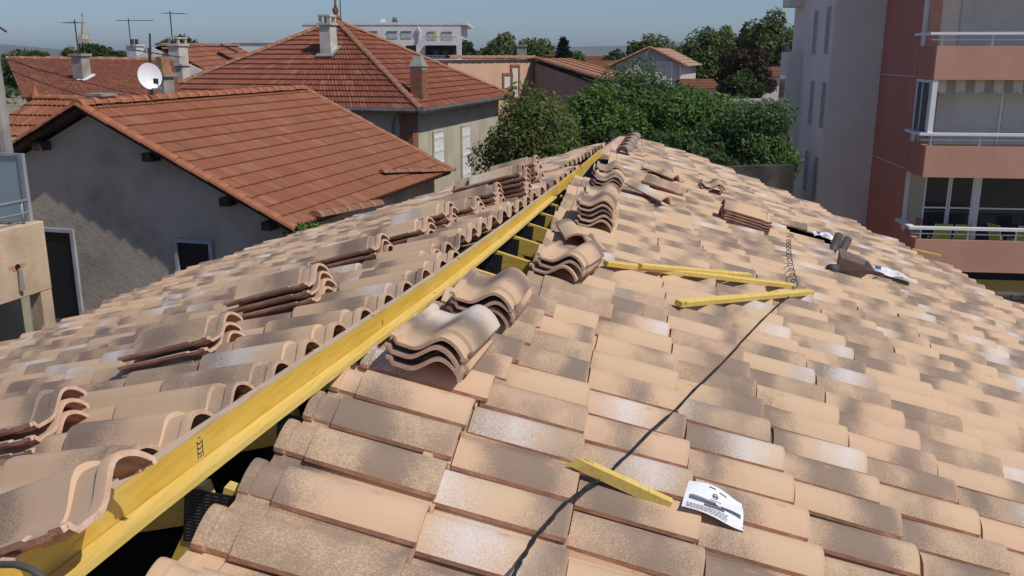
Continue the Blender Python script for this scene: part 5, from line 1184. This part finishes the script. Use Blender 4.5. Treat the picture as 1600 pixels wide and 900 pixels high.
ptree('fig_tree', 'bright green broad-leaved tree right of the olive evergreen', 925, 140, 290, 140, 25, M['leaf_green'], 12, 12000, .135, clumps=40)
ptree('grey_green_tree', 'tall loose grey-green tree in the middle of the garden', 985, 100, 290, 190, 29, M['leaf_grey'], 13, 22000, .105, clumps=56)
ptree('garden_tree', 'mid-green tree behind the right half of the far roof edge', 1085, 130, 300, 205, 27.5, M['leaf_green'], 14, 20000, .11, clumps=56)
ptree('garden_tree', 'dark green tree beside the grey apartment wall', 1178, 160, 290, 128, 25.5, M['leaf_grey'], 15, 17000, .10, clumps=46)
ptree('garden_shrub', 'dark shrub filling the gap below the middle garden trees', 1055, 210, 330, 200, 24, M['leaf_dark'], 16, 9000, .14, clumps=40, cat='shrub')
ptree('garden_shrub', 'low dark shrub between the olive evergreen and the ridge apex', 915, 200, 320, 130, 23.5, M['leaf_dark'], 17, 4500, .13, clumps=24, cat='shrub')
far = [('plane_tree', 'leftmost far plane tree behind the pale gable house roof', 1030, 52, 150, 75, 72, 'leaf_far', 1500), ('plane_tree', 'second far plane tree, right of the gable house', 1095, 38, 165, 78, 70, 'leaf_far', 2200),
       ('plane_tree', 'third far plane tree with a pointed top', 1135, 50, 170, 60, 74, 'leaf_far', 1700), ('plane_tree', 'tallest far plane tree nearest the apartment building', 1208, 24, 170, 84, 68, 'leaf_far', 2600),
       ('plane_tree', 'fourth far plane tree between pointed and tallest ones', 1172, 34, 160, 56, 71, 'leaf_far', 1700),
       ('purple_leaf_tree', 'dark reddish tree below the far plane trees', 1170, 82, 165, 75, 60, 'leaf_red', 1500), ('dark_bush', 'dark green bush before the reddish tree', 1155, 108, 190, 62, 50, 'leaf_dark', 1600),
       ('round_tree', 'left round tree behind the peach house', 787, 55, 130, 62, 75, 'leaf_far', 1400), ('round_tree', 'right round tree behind the peach house', 838, 57, 135, 62, 74, 'leaf_far', 1400), ('round_tree', 'small tree at the right end of the white apartment block', 728, 63, 110, 26, 84, 'leaf_dark', 500),
       ('low_tree', 'small low tree beneath the dark conifer', 893, 84, 130, 38, 68, 'leaf_far', 600), ('low_tree', 'dark low tree between the brown roofs and gable house', 962, 80, 130, 50, 110, 'leaf_dark', 600), ('low_tree', 'tree top just left of the pale gable house apex', 998, 64, 130, 40, 80, 'leaf_far', 700),
       ('street_tree', 'leftmost tree clump above the long red roof', 40, 76, 140, 95, 60, 'leaf_dark', 2600), ('street_tree', 'tree right of the church tower', 165, 70, 140, 66, 62, 'leaf_dark', 1300), ('street_tree', 'tree left of the church tower', 112, 75, 130, 40, 64, 'leaf_far', 700), ('street_tree', 'tree behind the white chimney', 200, 78, 130, 40, 66, 'leaf_dark', 700),
       ('street_tree', 'dark tree above the grey gable house ridge', 285, 55, 120, 46, 60, 'leaf_dark', 900)]
for k, (nm, lb, x, yt, yb, w_, D, mt, nl_) in enumerate(far):
    ptree(nm, lb, x, yt, yb, w_ * 1.08, D, M[mt], 40 + k, int(nl_ * 3.4), .26 * D / 70, clumps=24, group='far trees on the skyline')
# conifer with tiers
cf = empty('conifer', label='dark narrow conifer on the skyline right of the peach house', category='tree', group='far trees on the skyline'); D = 66; K = D / FPX; cb_ = at(880, 90, D)
cs_, rs_, cn_ = [], [], []
for k in range(7):
    for a_ in range(5): an = a_ * 1.257 + k; rr = (15 - k * 1.9) * K * .6; cs_.append(cb_ + np.array([math.cos(an) * rr, math.sin(an) * rr, (k * 5.0 - 6) * K])); rs_.append(np.array([rr * .75, rr * .75, 1.6 * K])); cn_.append(45)
V, F = leaves(cs_, rs_, cn_, .32, 77, .3); b = MB(); b.raw(V.tolist(), [tuple(f) for f in F.tolist()]); b.build('crown', M['leaf_conifer'], cf)
b = MB(); b.tube([(cb_[0], cb_[1], GZ), cb_ + ZZ * 28 * K], [.3, .04], 6); b.build('trunk', M['bark'], cf)
# climbing plant at the eave of the grey gable house
vp = at(478, 357, 15.6); V, F = leaves([vp, vp + RT * .22 - ZZ * .03, vp - RT * .2 - ZZ * .1], [(.22, .2, .13)] * 3, [130, 110, 90], .08, 5); b = MB(); b.raw(V.tolist(), [tuple(f) for f in F.tolist()]); CPL = empty('climbing_plant', label='small leafy climber at the orange eave of the grey gable house', category='plant'); b.build('leaves', M['leaf_green'], CPL)
b = MB(); b.tube([vp - ZZ * 2.5, vp - ZZ * .8 + RT * .1, vp], .02, 6); b.build('stem', M['bark'], CPL)
# distant low wood along the plain and town masses
g_ = np.random.default_rng(5); cs_, rs_, cn_ = [], [], []
for k in range(150):
    x = g_.uniform(-150, 1750); D = g_.uniform(170, 420); c_ = at(x, 88, D); cs_.append(c_ * (1, 1, 0) + ZZ * (GZ + 3.2)); rs_.append(np.array([g_.uniform(5, 14), 5, g_.uniform(3.5, 5.0)])); cn_.append(90)
V, F = leaves(cs_, rs_, cn_, 2.2, 6); b = MB(); b.raw(V.tolist(), [tuple(f) for f in F.tolist()]); b.build('distant_wood', M['leaf_dark'], None, kind='stuff', label='distant dark belt of trees on the plain', category='trees')

# ================================================================== haze
hz = MB(); hz.box((-6500, -1500, GZ - 1.2), (13000, 0, 0), (0, 8000, 0), (0, 0, 62 - GZ)); hm_ = bpy.data.materials.new('haze_air'); hm_.use_nodes = True; n = hm_.node_tree; n.nodes.clear()
pv = n.nodes.new('ShaderNodeVolumePrincipled'); pv.inputs['Color'].default_value = (.62, .77, .97, 1); pv.inputs['Density'].default_value = .00014; pv.inputs['Anisotropy'].default_value = .2
ou = n.nodes.new('ShaderNodeOutputMaterial'); n.links.new(pv.outputs[0], ou.inputs['Volume'])
hz.build('haze', hm_, kind='stuff')

# ------------------------------------------------------------------ move every thing's Empty to its base
bpy.context.view_layer.update()
for o in [o for o in bpy.data.objects if o.type == 'EMPTY' and o.children]:
    pts = []
    def walk(q):
        for ch in q.children:
            if ch.type == 'MESH': pts.extend([ch.matrix_world @ Vector(c) for c in ch.bound_box])
            walk(ch)
    if o.parent is None:
        walk(o); 
        base = Vector(((min(p.x for p in pts) + max(p.x for p in pts)) / 2, (min(p.y for p in pts) + max(p.y for p in pts)) / 2, min(p.z for p in pts)))
        o.location = base
        for ch in o.children: ch.location = ch.location - base
